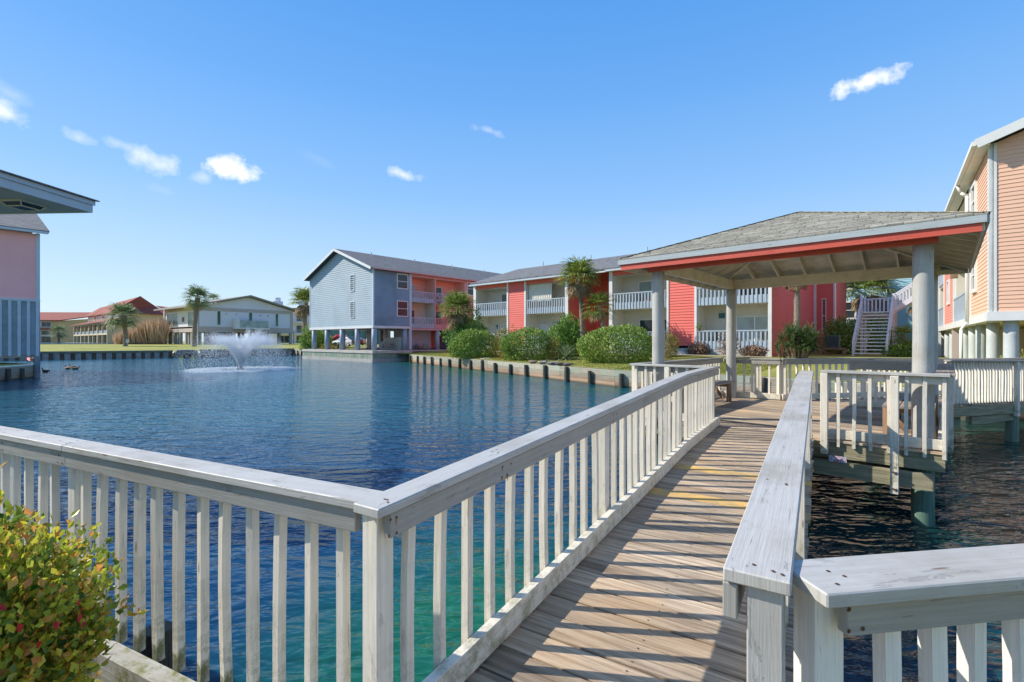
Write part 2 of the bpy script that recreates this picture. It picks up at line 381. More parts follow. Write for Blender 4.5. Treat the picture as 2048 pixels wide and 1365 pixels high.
def roofmat(name, col, sc=(2.5, 5), bmp=.5, v=.35):
    m, nt, b = newmat(name); t = nt.nodes.new('ShaderNodeTexCoord')
    br = nn(nt, 'ShaderNodeTexBrick', Scale=1.0); nt.links.new(mapv(nt, t.outputs['UV'], (sc[0], sc[1], 1)), br.inputs['Vector'])
    br.inputs['Color1'].default_value = (*[x*(1-v) for x in col], 1); br.inputs['Color2'].default_value = (*[min(1, x*(1+v)) for x in col], 1)
    br.inputs['Mortar'].default_value = (*[x*.35 for x in col], 1); br.inputs['Mortar Size'].default_value = .03
    br.inputs['Brick Width'].default_value = .8; br.inputs['Row Height'].default_value = .7
    f = tnoise(nt, t.outputs['Object'], 1.2, 6, .7)
    c = mix(nt, ramp(nt, f, [(.35, 0), (.7, .5)]), br.outputs[0], [x*.75 for x in col])
    nt.links.new(c, b.inputs['Base Color']); b.inputs['Roughness'].default_value = .9
    bump(nt, b, br.outputs['Fac'], -bmp, .02); return m
M['shingle'] = roofmat('grey_asphalt_shingles', (.17, .17, .175))
M['redroof'] = roofmat('red_tile_roof', (.33, .085, .06), (1.5, 2.5), .6, .2)
M['redroof2'] = M['redroof']
M['shake'] = plain('weathered_roof_shingles', (.31, .295, .245), .9, .18, 5, .5, 60, island=.26, dirty=.3)
def glassmat(name, col=(.03, .045, .05), rough=.04):
    m, nt, b = newmat(name); t = nt.nodes.new('ShaderNodeTexCoord')
    f = tnoise(nt, t.outputs['Object'], .8, 2); nt.links.new(mix(nt, f, [x*.5 for x in col], [x*1.6 for x in col]), b.inputs['Base Color'])
    b.inputs['Roughness'].default_value = rough; b.inputs['Specular IOR Level'].default_value = .5; b.inputs['IOR'].default_value = 1.5
    return m
M['glass'] = glassmat('window_glass'); M['glassg'] = glassmat('green_tinted_glass', (.05, .12, .11)); M['blind'] = glassmat('glass_over_blinds', (.30, .36, .35), .1)
def leafmat(name, cols, trans=.25, rough=.62, spots=None):
    m, nt, b = newmat(name); g = nt.nodes.new('ShaderNodeNewGeometry')
    c = ramp(nt, g.outputs['Random Per Island'], [(i/(len(cols)-1), x) for i, x in enumerate(cols)])
    nt.links.new(c, b.inputs['Base Color']); b.inputs['Roughness'].default_value = rough
    tr = nt.nodes.new('ShaderNodeBsdfTranslucent'); nt.links.new(c, tr.inputs[0])
    ms = nt.nodes.new('ShaderNodeMixShader'); ms.inputs[0].default_value = trans
    nt.links.new(b.outputs[0], ms.inputs[1]); nt.links.new(tr.outputs[0], ms.inputs[2])
    nt.links.new(ms.outputs[0], nt.nodes['Material Output'].inputs[0]); return m
M['hedge'] = leafmat('hedge_leaf', [(.05, .13, .02), (.13, .25, .03), (.24, .37, .05), (.33, .43, .08), (.44, .50, .14)])
M['lightgreen'] = leafmat('oleander_leaf', [(.10, .20, .03), (.18, .32, .05), (.28, .42, .09), (.14, .26, .04)])
M['orange'] = leafmat('orange_tinged_leaf', [(.14, .18, .03), (.28, .24, .04), (.42, .24, .06), (.18, .24, .04), (.36, .32, .07)])
M['palm'] = leafmat('palm_frond', [(.07, .14, .02), (.16, .24, .04), (.34, .36, .07), (.13, .22, .04), (.50, .46, .14)], .4)
M['palmfar'] = leafmat('grey_green_palm_frond', [(.10, .17, .07), (.19, .26, .11), (.36, .40, .22), (.13, .20, .08)], .35)
M['dead'] = leafmat('dead_palm_frond', [(.20, .13, .06), (.34, .25, .14), (.26, .17, .08), (.42, .33, .20)], .15, .8)
M['dry'] = leafmat('dry_twigs', [(.22, .13, .09), (.33, .22, .16), (.28, .16, .10)], .1, .8)
M['reed'] = leafmat('dry_reeds', [(.50, .32, .20), (.62, .42, .28), (.70, .52, .36), (.42, .27, .16)], .3, .8)
M['bush'] = leafmat('indian_hawthorn_leaf', [(.06, .14, .03), (.16, .26, .04), (.30, .38, .05), (.66, .60, .05), (.85, .70, .07), (.70, .40, .07), (.72, .28, .09), (.34, .44, .06), (.58, .60, .06), (.10, .20, .04), (.76, .70, .08), (.42, .50, .07)], .42, .36)
M['yucca'] = leafmat('yucca_leaf', [(.03, .09, .03), (.06, .14, .04), (.12, .20, .06), (.20, .24, .08)], .2)
M['trunk'] = plain('palm_trunk_bark', (.24, .19, .15), .9, .3, 6, .8, 18)
M['soil'] = plain('dark_soil', (.03, .022, .016), .95, .4, 8, .8, 25)
def grassmat():
    m, nt, b = newmat('lawn_grass'); t = nt.nodes.new('ShaderNodeTexCoord'); ob = t.outputs['Object']
    a = tnoise(nt, ob, .25, 5, .6); f = tnoise(nt, ob, 14, 6, .75); g = tnoise(nt, ob, 1.6, 5, .65)
    c = mix(nt, ramp(nt, a, [(.35, 0), (.65, 1)]), (.26, .30, .04), (.48, .42, .08))
    c = mix(nt, ramp(nt, f, [(.35, .6), (.6, 0)]), c, (.09, .12, .02))
    c = mix(nt, ramp(nt, g, [(.52, 0), (.72, .6)]), c, (.40, .32, .15))
    nt.links.new(c, b.inputs['Base Color']); b.inputs['Roughness'].default_value = .9; bump(nt, b, f, 1.0, .06); return m
M['grass'] = grassmat()
def watermat():
    m, nt, b = newmat('pond_water'); g = nt.nodes.new('ShaderNodeNewGeometry'); pos = g.outputs['Position']
    # wind ripples: several scales, slightly stretched across the wind
    mp = nt.nodes.new('ShaderNodeMapping'); mp.inputs['Rotation'].default_value = (0, 0, radians(28)); mp.inputs['Scale'].default_value = (1.0, 2.3, 1); nt.links.new(pos, mp.inputs[0])
    wv = mp.outputs[0]
    n1 = tnoise(nt, wv, .9, 2, .5, .8); n2 = tnoise(nt, wv, 2.6, 2, .5, .8); n3 = tnoise(nt, wv, 7.0, 2, .5, .3)
    h = mth(nt, 'ADD', mth(nt, 'ADD', mth(nt, 'MULTIPLY', n1, 1.0), mth(nt, 'MULTIPLY', n2, .38)), mth(nt, 'MULTIPLY', n3, .07))
    bump(nt, b, h, 1.0, .11)
    # water body colour: deep blue, green where the bed comes up near the walls and below the bridge
    def blob(cx, cy, rx, ry, rot=0):
        q = nt.nodes.new('ShaderNodeMapping'); q.vector_type = 'TEXTURE'
        q.inputs['Location'].default_value = (cx, cy, 0); q.inputs['Rotation'].default_value = (0, 0, radians(rot)); q.inputs['Scale'].default_value = (rx, ry, 1000)
        nt.links.new(pos, q.inputs[0]); ln = nt.nodes.new('ShaderNodeVectorMath'); ln.operation = 'LENGTH'; nt.links.new(q.outputs[0], ln.inputs[0])
        return mth(nt, 'SUBTRACT', 1.0, ln.outputs['Value'], clamp=True)
    s = None
    for q in SHALLOW:
        k = mth(nt, 'MULTIPLY', blob(*q[:5]), q[5]); s = k if s is None else mth(nt, 'MAXIMUM', s, k)
    shade = mth(nt, 'MAXIMUM', blob(9, 8, 9, 9, 0), blob(20, 10, 16, 9, 0)); shade = mth(nt, 'MULTIPLY', shade, 2.5, clamp=True)  # right-hand water darkened in its colour to stand for shade
    wob = tnoise(nt, pos, .9, 5, .6)
    s = mth(nt, 'MULTIPLY', s, mth(nt, 'MULTIPLY_ADD', wob, 1.2, .4), clamp=True)
    deep = mix(nt, tnoise(nt, pos, .12, 3), (.008, .080, .135), (.016, .125, .185))
    deep = mix(nt, mth(nt, 'MULTIPLY', blob(-2, 1, 19, 15, 0), 3.0, clamp=True), deep, (.005, .042, .105))  # near water darker than far: shadow and sky reflection put into the colour
    deep = mix(nt, shade, deep, (.006, .032, .034))
    c = mix(nt, mth(nt, 'MULTIPLY', mth(nt, 'POWER', s, 1.4), .9), deep, (.008, .115, .062))
    caustics = nn(nt, 'ShaderNodeTexVoronoi', Scale=5.0); caustics.feature = 'DISTANCE_TO_EDGE'  # pale green net of sun caustics painted over the shallows
    nt.links.new(vm(nt, 'ADD', pos, (0, 0, 0)).outputs[0], caustics.inputs['Vector'])
    c = mix(nt, mth(nt, 'MULTIPLY', ramp(nt, caustics.outputs['Distance'], [(.0, 1), (.12, 0)]), mth(nt, 'MULTIPLY', mth(nt, 'POWER', s, 2.0), .13)), c, (.06, .30, .11))
    nt.links.new(c, b.inputs['Base Color']); b.inputs['Roughness'].default_value = .045; b.inputs['IOR'].default_value = 1.33
    b.inputs['Specular IOR Level'].default_value = .6
    return m
SHALLOW = [(-.45, 3.9, 2.2, 4.4, -8, 1.25), (.4, 2.4, 2.2, 1.8, 0, .9), (-4.5, 40.5, 20, 4.2, -60, 1.0), (-12, 55, 8, 4, -40, 1.3), (4.5, 24.5, 5, 3, -40, .8), (14, 12, 7, 3.5, 0, .7), (3.5, 3.5, 3, 2.5, 0, .3)]
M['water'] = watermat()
# ------------------------------------------------------------------ ground, water, seawalls
def S2(a, b): q = site(a, b); return (q[0], q[1])
POND = [(-.66, 1.93), (-3.6, 3.35), (-9, 6.0), (-20, 14), (-28, 24), (-31.0, 29.2), (-32.1, 32.4), (-46, 38), (-75, 48), (-72, 57),
        (-60.5, 62.3), (-46.9, 72.7), (-38, 84), (-31, 77), S2(-66.6, 33.5), S2(-66.6, 30.5), S2(-48.9, 30.5), S2(-48.7, 33.9), (-11.9, 56.0),
        (5.5, 25.75), (10.5, 21.3), (12.6, 18.0), (13.2, 15.4), (19, 14.2), (32, 13), (32, 6), (14, 3.0), (.78, 1.15), (.3, .75), (-.5, .9)]
def in_poly(x, y, P=POND):
    c = False; n = len(P)
    for i in range(n):
        x1, y1 = P[i]; x2, y2 = P[(i+1) % n]
        if (y1 > y) != (y2 > y) and x < (x2-x1)*(y-y1)/(y2-y1)+x1: c = not c
    return c
def pdist(x, y, P=POND):
    d = 1e9; n = len(P)
    for i in range(n):
        x1, y1 = P[i]; x2, y2 = P[(i+1) % n]; dx = x2-x1; dy = y2-y1
        t = max(0, min(1, ((x-x1)*dx+(y-y1)*dy)/(dx*dx+dy*dy))); q = (x1+dx*t-x)**2+(y1+dy*t-y)**2
        if q < d: d = q
    return sqrt(d)
def gz(x, y):
    d = pdist(x, y)
    z = .93+.45*min(1, d/12)
    near = max(0, min(1, (9-y)/3))*max(0, min(1, (16-abs(x))/4))
    z = z*(1-near)+.60*near
    if y > 75: z += min(.35, (y-75)*.012)
    return z+.03*noise.noise(Vector((x*.2, y*.2, 0)))*min(1, d/3)
vs = []; ed = []
pp = []
for i, p in enumerate(POND):
    q = POND[(i+1) % len(POND)]; ln = sqrt((q[0]-p[0])**2+(q[1]-p[1])**2); k = max(1, int(ln/3))
    for j in range(k): pp.append((p[0]+(q[0]-p[0])*j/k, p[1]+(q[1]-p[1])*j/k))
npp = len(pp); vs = [Vector(p) for p in pp]; ed = [(i, (i+1) % npp) for i in range(npp)]
x = -112.0
while x < 85:
    y = -14.0
    while y < 150:
        px_, py_ = x+random.uniform(-.6, .6), y+random.uniform(-.6, .6)
        if not in_poly(px_, py_) and pdist(px_, py_) > .8: vs.append(Vector((px_, py_)))
        y += 3.4 if y < 100 else 9
    x += 3.4
for R in (230, 420, 900, 2500):
    for k in range(28): vs.append(Vector((R*cos(2*pi*k/28), R*sin(2*pi*k/28))))
cv, ce, cf, _, _, _ = delaunay_2d_cdt(vs, ed, [], 0, 1e-5)
gb = MB(); gb.v = [(v.x, v.y, gz(v.x, v.y)) for v in cv]
for f in cf:
    cx = sum(cv[i].x for i in f)/len(f); cy = sum(cv[i].y for i in f)/len(f)
    if not in_poly(cx, cy): gb.f.append(tuple(f)); gb.mi.append(0)
tag(gb.build('ground', M['grass'], smooth=True), kind='structure')
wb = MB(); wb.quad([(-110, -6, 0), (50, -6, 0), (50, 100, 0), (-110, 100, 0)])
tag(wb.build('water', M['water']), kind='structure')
# the lagoon beyond the far lawn
lb = MB(); q = [(-215, 150), (-113, 104), (-92, 112), (-104, 128), (-140, 176), (-215, 225)]
lb.quad([(x, y, 1.83) for x, y in q]); tag(lb.build('lagoon', M['water'], normals=False), kind='structure')
# dark mulch bed under the near shrub
sb = MB(); pts = [(-.5, 1.72), (-3.55, 3.2), (-6.5, 4.6), (-7.5, 1), (-4, -2), (-.9, -1.5)]
sb.quad([(x, y, gz(x, y)+.035) for x, y in pts]); tag(sb.build('soil', M['soil'], normals=False), kind='structure')
# parking court under and behind the blue building
pk = MB(); pk.quad([(*S2(-66, 38), 1.46), (*S2(-50, 38), 1.46), (*S2(-50, 75), 1.62), (*S2(-90, 90), 1.8), (*S2(-90, 60), 1.62)])
tag(pk.build('parking_court', plain('pale_asphalt', (.22, .21, .20), .9, .1, 1), normals=False), kind='structure')
sp_ = MB(); sp_.quad([(*S2(-24, 34.6), 1.47), (*S2(-12, 34.4), 1.47), (*S2(-8, 33.0), 1.47), (*S2(-8, 32.2), 1.46), (*S2(-13, 33.4), 1.46), (*S2(-24, 33.8), 1.46)])
tag(sp_.build('path', plain('mulch_path', (.40, .30, .22), .95, .2, 6), normals=False), kind='structure')

def polyline_pts(P, step, start=0.0):
    out = []; acc = start
    for i in range(len(P)-1):
        a = Vector(P[i]); b = Vector(P[i+1]); ln = (b-a).length; d = (b-a)/ln
        while acc < ln:
            out.append((a+d*acc, d)); acc += step
        acc -= ln
    return out
def board_seawall(P, label, ztop, zfn=None, post_step=2.3, side=1, pr=.13, start=1.0, boards=4):
    base = P[0]; T = thing('seawall', label, 'seawall', (base[0], base[1], 0))
    mb = MB(); cap = MB()
    for i in range(len(P)-1):
        a, b = P[i], P[i+1]; f = WF(a, (b[0]-a[0], b[1]-a[1])); ln = (Vector(b)-Vector(a)).length
        k = max(1, int(ln/4.8)); bh = (ztop+.35)/boards
        for j in range(k):
            for r in range(boards):
                z0 = -.35+r*bh; o = random.uniform(-.012, .012)
                mb.box(f, j*ln/k+.004, (j+1)*ln/k-.004, side*(-.02+o), side*(.04+o), z0+.004, z0+bh-.006)
        cap.box(f, -.03, ln+.03, side*(-.16), side*(.018), ztop-.03, ztop+.03+random.uniform(0, .01))
    mb.build('board_wall', M['seawall'], T); cap.build('cap_board', M['seawall'], T)
    for (p, d) in polyline_pts(P, post_step, start):
        nrm = Vector((d.y, -d.x))*side; c = p+nrm*(.04+pr); t = MB()
        lean = nrm*random.uniform(-.07, .05)+d*random.uniform(-.06, .06)
        t.tube((c.x, c.y, -.7), (c.x+lean.x, c.y+lean.y, ztop-.05+random.uniform(-.09, .07)), pr, pr*.93, 10, 4, .12)
        t.build('post', M['pile'], T, smooth=False)
    return T
board_seawall([(-11.9, 56.1), (5.5, 25.75), (10.5, 21.3), (12.6, 18.0), (13.2, 15.4), (19, 14.2)],
              'long weathered timber seawall with dark round posts below the hedges', .88, side=1, start=.9)
board_seawall([(19, 14.2), (32, 13)], 'low timber bulkhead under the peach building on the right', .85, side=1, start=1.5)
board_seawall([(-20, 14), (-28, 24), (-31.0, 29.2), (-32.05, 32.4)], 'short dark timber seawall with posts beside the pink building', .80, side=1, start=.5, post_step=1.45)
board_seawall([(-38, 84), (-31, 77), S2(-66.6, 33.5)], 'short timber seawall left of the blue building platform', .95, side=1, start=.8, post_step=1.6)
# near bulkhead below the foreground rail: concrete kerb on timber
T = thing('kerb_wall', 'grey mossy concrete kerb around the planting bed at the foreground rail', 'kerb', (-.66, 1.9, 0))
def kerb(P, z0, z1, w_, mat, nm):
    mb = MB()
    for i in range(len(P)-1):
        a = Vector(P[i]); b = Vector(P[i+1]); d = (b-a).normalized()
        n = int((b-a).length/.35)+1
        for j in range(n):
            p = a+(b-a)*(j/n); q = a+(b-a)*((j+1)/n)
            mb.bar((p.x, p.y, (z0+z1)/2), (q.x, q.y, (z0+z1)/2), w_, z1-z0)
    return mb.build(nm, mat, T)
mk_kerb = painted('kerb_concrete', (.44, .43, .38), .8, .7, 1.0, .8)
kerb([(-.60, 1.89), (-1.5, 2.325), (-2.25, 2.69), (-2.62, 2.82), (-2.95, 2.80), (-3.4, 2.62), (-4.0, 2.25)], .58, .745, .10, mk_kerb, 'kerb')
mb = MB(); f = WF((-.5, 1.86), (-3.1, 1.49), None)
mb.box(f, 0, 14, -.05, .05, -.6, .62); mb.build('timber_face', M['pile'], T)
T = thing('mooring_pile', 'short dark pile stub in the water behind the foreground balusters', 'pile', (-2.55, 3.35, 0))
mb = MB(); mb.tube((-2.50, 3.42, -.6), (-2.50, 3.42, .42), .10, .095, 12, 4, .15); mb.build('pile', M['pile'], T)
# far left sheet-pile wall
def sheet_wall(P, label, ztop):
    T = thing('seawall', label, 'seawall', (P[0][0], P[0][1], 0)); a_ = MB(); c_ = MB(); k_ = MB()
    for i in range(len(P)-1):
        a, b = Vector(P[i]), Vector(P[i+1]); f = WF(P[i], b-a); ln = (b-a).length; n = int(ln/1.0)
        for j in range(n):
            s = j*ln/n; st = ln/n
            a_.box(f, s, s+st*.56, .0, .22, -.5, ztop-.26+random.uniform(-.01, .01)); c_.box(f, s+st*.565, s+st*.995, -.10, .02+random.uniform(0, .02), -.5, ztop-.27)
        k_.box(f, -.05, ln+.05, -.35, .30, ztop-.28, ztop+.02)
    a_.build('sheet_pile', M['sheet'], T); c_.build('recessed_panel', M['sheetdk'], T); k_.build('cap_beam', M['sheetcap'], T); return T
M['sheetcap2'] = plain('brown_stained_concrete', (.26, .22, .17), .9, .3, 1.5, dirty=.5)
M['sheet'] = plain('grey_sheet_pile', (.30, .30, .28), .8, .25, 1.5, dirty=.5); M['sheetdk'] = plain('rusty_sheet_pile', (.17, .12, .085), .85, .4, 2, dirty=.4)
M['sheetcap'] = plain('dark_cap_beam', (.17, .17, .13), .85, .2, 2, dirty=.4)
sheet_wall([(-75, 48), (-72, 57), (-60.5, 62.3), (-49.6, 70.6)], 'grey and rust ribbed seawall left of the drain outfall', 1.08)
sheet_wall([(-46.9, 72.7), (-38, 84)], 'ribbed seawall behind the fountain, right of the drain outfall', 1.16)
T = thing('drain_outfall', 'sloped concrete drain outfall with a dark round opening in the seawall', 'drain', (-48.2, 71.6, 0))
f = WF((-49.6, 70.6), (2.7, 2.1)); mb = MB()
mb.hexa([f.p(-.1, -1.2, -.4), f.p(-.1, 1.3, -.4), f.p(.5, .6, 1.1), f.p(.4, -1.2, 1.1), f.p(1.35, -1.2, .45), f.p(1.3, 1.2, .45), f.p(1.4, .6, 1.2), f.p(1.4, -1.2, 1.2)])
mb.hexa([f.p(2.25, -1.2, .45), f.p(2.25, 1.2, .45), f.p(2.1, .6, 1.2), f.p(2.1, -1.2, 1.2), f.p(3.5, -1.2, -.4), f.p(3.5, 1.2, -.4), f.p(3.0, .5, 1.1), f.p(3.0, -1.2, 1.1)])
mb.box(f, 1.35, 2.25, -1.2, 1.0, .62, 1.15); mb.build('headwall', M['sheetcap2'], T)
mb = MB(); mb.tube(f.p(1.8, -1.1, .2), f.p(1.8, .9, .2), .46, .46, 14); mb.build('opening', M['dark'], T)
def absorb(o, o2):
    """take the faces of o2 into o as surface detail with their own material"""
    bm = bmesh.new(); bm.from_mesh(o.data); k = len(o.data.materials); n0 = len(bm.faces); bm.from_mesh(o2.data); bm.faces.ensure_lookup_table()
    for f_ in bm.faces[n0:]: f_.material_index = k
    bm.to_mesh(o.data); bm.free(); o.data.materials.append(o2.data.materials[0]); bpy.data.objects.remove(o2)
# ------------------------------------------------------------------ railings
def railing(name, label, path, side, zoff=1.0, capw=.15, beam_h=.098, bal_step=.19, bal_z=(-.16), bottom=True, posts=(), start=.08, end=.0,
            capm='cap', beamm='beam', balm='cream', bal_side=1, beam_side=None, cap_ext=(0, 0), bal_sz=.041, group='painted timber railings of the footbridge and gazebo', post_low=-.3, botm='cream', bot_h=.13, bot_z=.02, jitter=1.0, bal_tone=None, cap_off=0.0, cap_dz=0.0, beam_start=0.0, first_post=None):
    """path: deck points (x,y,z). side=+1: balusters to the right of travel, beam on the left. """
    T = thing(name, label, 'railing', path[0], group)
    V = [Vector(p) for p in path]
    def frame(i):
        d = V[i+1]-V[i]; h = Vector((d.x, d.y, 0)).normalized(); r = Vector((h.y, -h.x, 0)); return d, h, r
    cap = MB(); bm_ = MB(); bt = MB()
    # mitred offsets at the vertices so the pieces turn the corner without overlapping
    def off(i, o):
        if i == 0: return frame(0)[2]*o
        if i == len(V)-1: return frame(len(V)-2)[2]*o
        r0 = frame(i-1)[2]; r1 = frame(i)[2]; m = (r0+r1).normalized(); return m*(o/max(.3, m.dot(r0)))
    def strip(mb, o0, o1, z0, z1, e0=0, e1=0):
        for i in range(len(V)-1):
            d, h, r = frame(i); dl = Vector(d).normalized()
            A = V[i]-(dl*e0 if i == 0 else Vector()); B = V[i+1]+(dl*e1 if i == len(V)-2 else Vector())
            a0, a1, b0, b1 = off(i, o0), off(i, o1), off(i+1, o0), off(i+1, o1)
            Z0 = Vector((0, 0, z0)); Z1 = Vector((0, 0, z1)); ch = .006
            mb.hexa([A+a0+Z0, A+a0+Z1, A+a1+Z1, A+a1+Z0, B+b0+Z0, B+b0+Z1, B+b1+Z1, B+b1+Z0])
    c = side
    strip(cap, cap_off-capw/2, cap_off+capw/2, zoff-.038+cap_dz, zoff+cap_dz, cap_ext[0], cap_ext[1])
    cap_o = cap.build('cap_rail', M[capm], T, bevel=.004)
    b0, b1 = -c*.020, -c*.058
    strip(bm_, min(b0, b1), max(b0, b1), zoff-.044-beam_h, zoff-.0445, -beam_start); beam_o = bm_.build('top_rail', M[beamm], T, bevel=.003)
    if bottom:
        b0, b1 = -c*.020, -c*.075; strip(bt, min(b0, b1), max(b0, b1), bot_z, bot_z+bot_h); bt.build('bottom_rail', M[botm], T, bevel=.003)
    # balusters share a few meshes
    dist = [0]
    for i in range(len(V)-1): dist.append(dist[-1]+(V[i+1]-V[i]).length)
    def pos(s):
        for i in range(len(V)-1):
            if s <= dist[i+1]+1e-6: break
        t = (s-dist[i])/max(1e-6, dist[i+1]-dist[i]); return V[i].lerp(V[i+1], t), frame(i)
    total = dist[-1]; z0 = bal_z; z1 = zoff-.042
    vars_ = []
    for k in range(5):
        mb = MB(); bow = random.uniform(-.008, .008)*jitter; bow2 = random.uniform(-.008, .008)*jitter
        n = 4; hs_ = bal_sz/2
        for j in range(n):
            za = z0+(z1-z0)*j/n; zb = z0+(z1-z0)*(j+1)/n
            ba = sin(pi*j/n)*bow; bb = sin(pi*(j+1)/n)*bow; ca_ = sin(pi*j/n)*bow2; cb_ = sin(pi*(j+1)/n)*bow2
            mb.hexa([(-hs_+ba, -hs_+ca_, za), (-hs_+ba, hs_+ca_, za), (hs_+ba, hs_+ca_, za), (hs_+ba, -hs_+ca_, za),
                     (-hs_+bb, -hs_+cb_, zb), (-hs_+bb, hs_+cb_, zb), (hs_+bb, hs_+cb_, zb), (hs_+bb, -hs_+cb_, zb)])
        o = mb.build('baluster', M[balm]); vars_.append(o.data); bpy.data.objects.remove(o)
    pset = list(posts)
    s = start
    while s < total-end:
        if all(abs(s-q) > .085 for q in pset):
            p, (d, h, r) = pos(s); ob = bpy.data.objects.new('baluster', random.choice(vars_)); SC.collection.objects.link(ob); ob.parent = T
            q = p+r*(c*(bal_sz/2+.0*c-.019)) - V[0]
            ob.location = q; ang = atan2(h.y, h.x); ob.rotation_euler = (random.uniform(-.006, .006)*jitter, random.uniform(-.008, .008)*jitter, ang+random.choice((0, pi/2))*0+random.uniform(-.12, .12)*jitter)
        s += bal_step*(1+random.uniform(-.05, .05)*jitter)
    for q in pset:
        p, (d, h, r) = pos(q); mb = MB(); cc = p+r*c*.046
        u = h
        mb.bar((cc.x-.0, cc.y, p.z+post_low), (cc.x, cc.y, p.z+zoff-.043), .089, .089, up=(h.x, h.y, 0)); mb.build('post', M[first_post if (first_post and q == pset[0]) else balm], T, bevel=.004)
    # nail heads and rust runs at the posts
    nb_ = MB(); rb_ = MB(); nc_ = MB()
    for q in pset+[x_+.8 for x_ in pset if x_+.8 < total-.1]:
        p, (d, h, r) = pos(q); dl = Vector(d).normalized()
        for k_ in range(3):
            cc = p+dl*random.uniform(-.04, .04)+r*(cap_off+random.uniform(-.38, .38)*capw); z = p.z+zoff+cap_dz+.0016
            nc_.quad([(cc.x+.006*cos(a), cc.y+.006*sin(a), z) for a in (0, 1.05, 2.1, 3.14, 4.2, 5.25)])
        for k_ in range(4):
            ff = p+dl*(random.uniform(-.03, .03))-r*c*.0605; zc = zoff-.065-(beam_h-.045)*(k_//2)-random.uniform(0, .012)
            def W(u_, v_): e_ = ff+h*u_; return (e_.x, e_.y, p.z+zc+v_)
            u0_ = (k_ % 2-.5)*.05
            nb_.quad([W(u0_+.006*cos(a), .006*sin(a)) for a in (0, 1.05, 2.1, 3.14, 4.2, 5.25)])
            if random.random() < .45:
                ff = ff+r*c*.0008; l_ = random.uniform(.015, .035); w__ = random.uniform(.004, .009)
                rb_.quad([W(u0_-w__, .004), W(u0_-w__*.4, -l_), W(u0_+w__*.3, -l_*.8), W(u0_+w__, .003)])
    absorb(cap_o, nc_.build('n', M['rust'], T, normals=False)); absorb(beam_o, nb_.build('n', M['rust'], T, normals=False)); absorb(beam_o, rb_.build('n', M['ruststain'], T, normals=False))
    return T
M['postgrey'] = painted('grey_post_paint', (.44, .44, .42), 1.0, .35)
M['ruststain'] = plain('rust_run_stain', (.34, .17, .07), .8, .4, 60)
# bridge axis
BA = radians(32.4); BD = Vector((sin(BA), cos(BA))); BN = Vector((cos(BA), -sin(BA)))
def br(d, n, z=0): q = BD*d+BN*n; return (q.x, q.y, z)
ZN, ZG = .81, 1.03
def bz(d): return ZN if d < 1.2 else (ZN+(ZG-ZN)*(d-1.2)/5.2 if d < 6.4 else ZG)
nL, nR = -1.475, -.17
railing('railing', 'cream railing with grey top along the left side of the sloping footbridge',
        [br(1.345, nL, bz(1.345)), br(6.4, nL, ZG), br(8.72, nL, ZG)], -1, posts=(.03, 2.46, 5.02, 7.3), bal_step=.203, start=.16, cap_ext=(.075, .0), bal_z=-.12, end=.02, capw=.145)
railing('railing', 'railing with chipped wide pale cap along the right side of the footbridge',
        [br(1.46, nR, bz(1.46)), br(6.4, nR, ZG), br(8.05, nR, ZG)], 1, posts=(.055, 2.4, 4.9, 6.5), bal_step=.203, start=.2, capw=.165, cap_off=.027, bal_z=-.22, cap_ext=(.01, 0), bottom=True, capm='cap_warm', post_low=-.5, first_post='postgrey')
# foreground left rail, runs to the left from the corner post
dl = Vector((-.901, .434)).normalized(); c0 = Vector((-.615, 2.025))
P0 = c0; P1 = c0+dl*2.37; P2 = c0+dl*9
railing('railing', 'foreground left railing with green-stained cream balusters beside the yellow shrub',
        [(P0.x, P0.y, .81), (P1.x, P1.y, .81), (P2.x, P2.y, .80)], 1, posts=(2.44, 4.8, 7.2), bal_step=.195, start=.12, bottom=False, bal_z=-.12, capm='cap_warm', capw=.15, cap_ext=(.06, 0), cap_dz=-.004, post_low=-.2, jitter=1.4)
dr = Vector((.989, .146)).normalized(); c1 = Vector((.80, 1.325))
P3 = c1+dr*6
railing('railing', 'foreground right railing with wide pale grey cap in the bottom right corner',
        [(c1.x+.02, c1.y+.0, .81), (P3.x, P3.y, .81)], -1, posts=(.06, 1.9, 3.7), bal_step=.143, start=.24, capw=.19, bottom=True, cap_ext=(.035, 0), cap_dz=-.003, beam_start=.06, balm='white', botm='white', bal_z=-.2, bal_sz=.046)
M['greenpile'] = rawwood('green_treated_pile', (.05, .12, .09), (.16, .27, .20), .1, (.30, .26, .18), .7)
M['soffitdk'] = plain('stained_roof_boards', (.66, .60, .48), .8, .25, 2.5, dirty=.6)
M['pinkwall'] = plain('pink_balcony_wall', (.78, .42, .33), .7, .05, 1.5); M['pinkrail'] = plain('dusty_pink_trim', (.66, .34, .34), .6, .08, 1.5, dirty=.1)
M['bluepole'] = plain('blue_grey_pile_paint', (.30, .38, .45), .6, .12, 1.5, .1, 8, dirty=.2); M['pilepale'] = plain('pale_grey_pile_paint', (.50, .54, .54), .6, .1, 1.5, .2, 6, dirty=.25)
M['trim2'] = plain('stained_pale_board', (.50, .47, .41), .7, .1, 2, dirty=.4); M['greenslat'] = rawwood('green_stained_slats', (.10, .17, .13), (.30, .38, .29), .15, (.45, .42, .33), .7)
M['lav'] = plain('lavender_white_paint', (.66, .70, .76), .5, .06, 2, dirty=.15); M['bluedk2'] = plain('dark_blue_grey_panel', (.24, .32, .37), .6, .15, 2, dirty=.3)
M['eave'] = plain('grey_green_soffit', (.34, .37, .36), .7, .06, 1); M['fascia_b'] = plain('pale_blue_fascia', (.42, .52, .60), .5, .06, 2, dirty=.1)
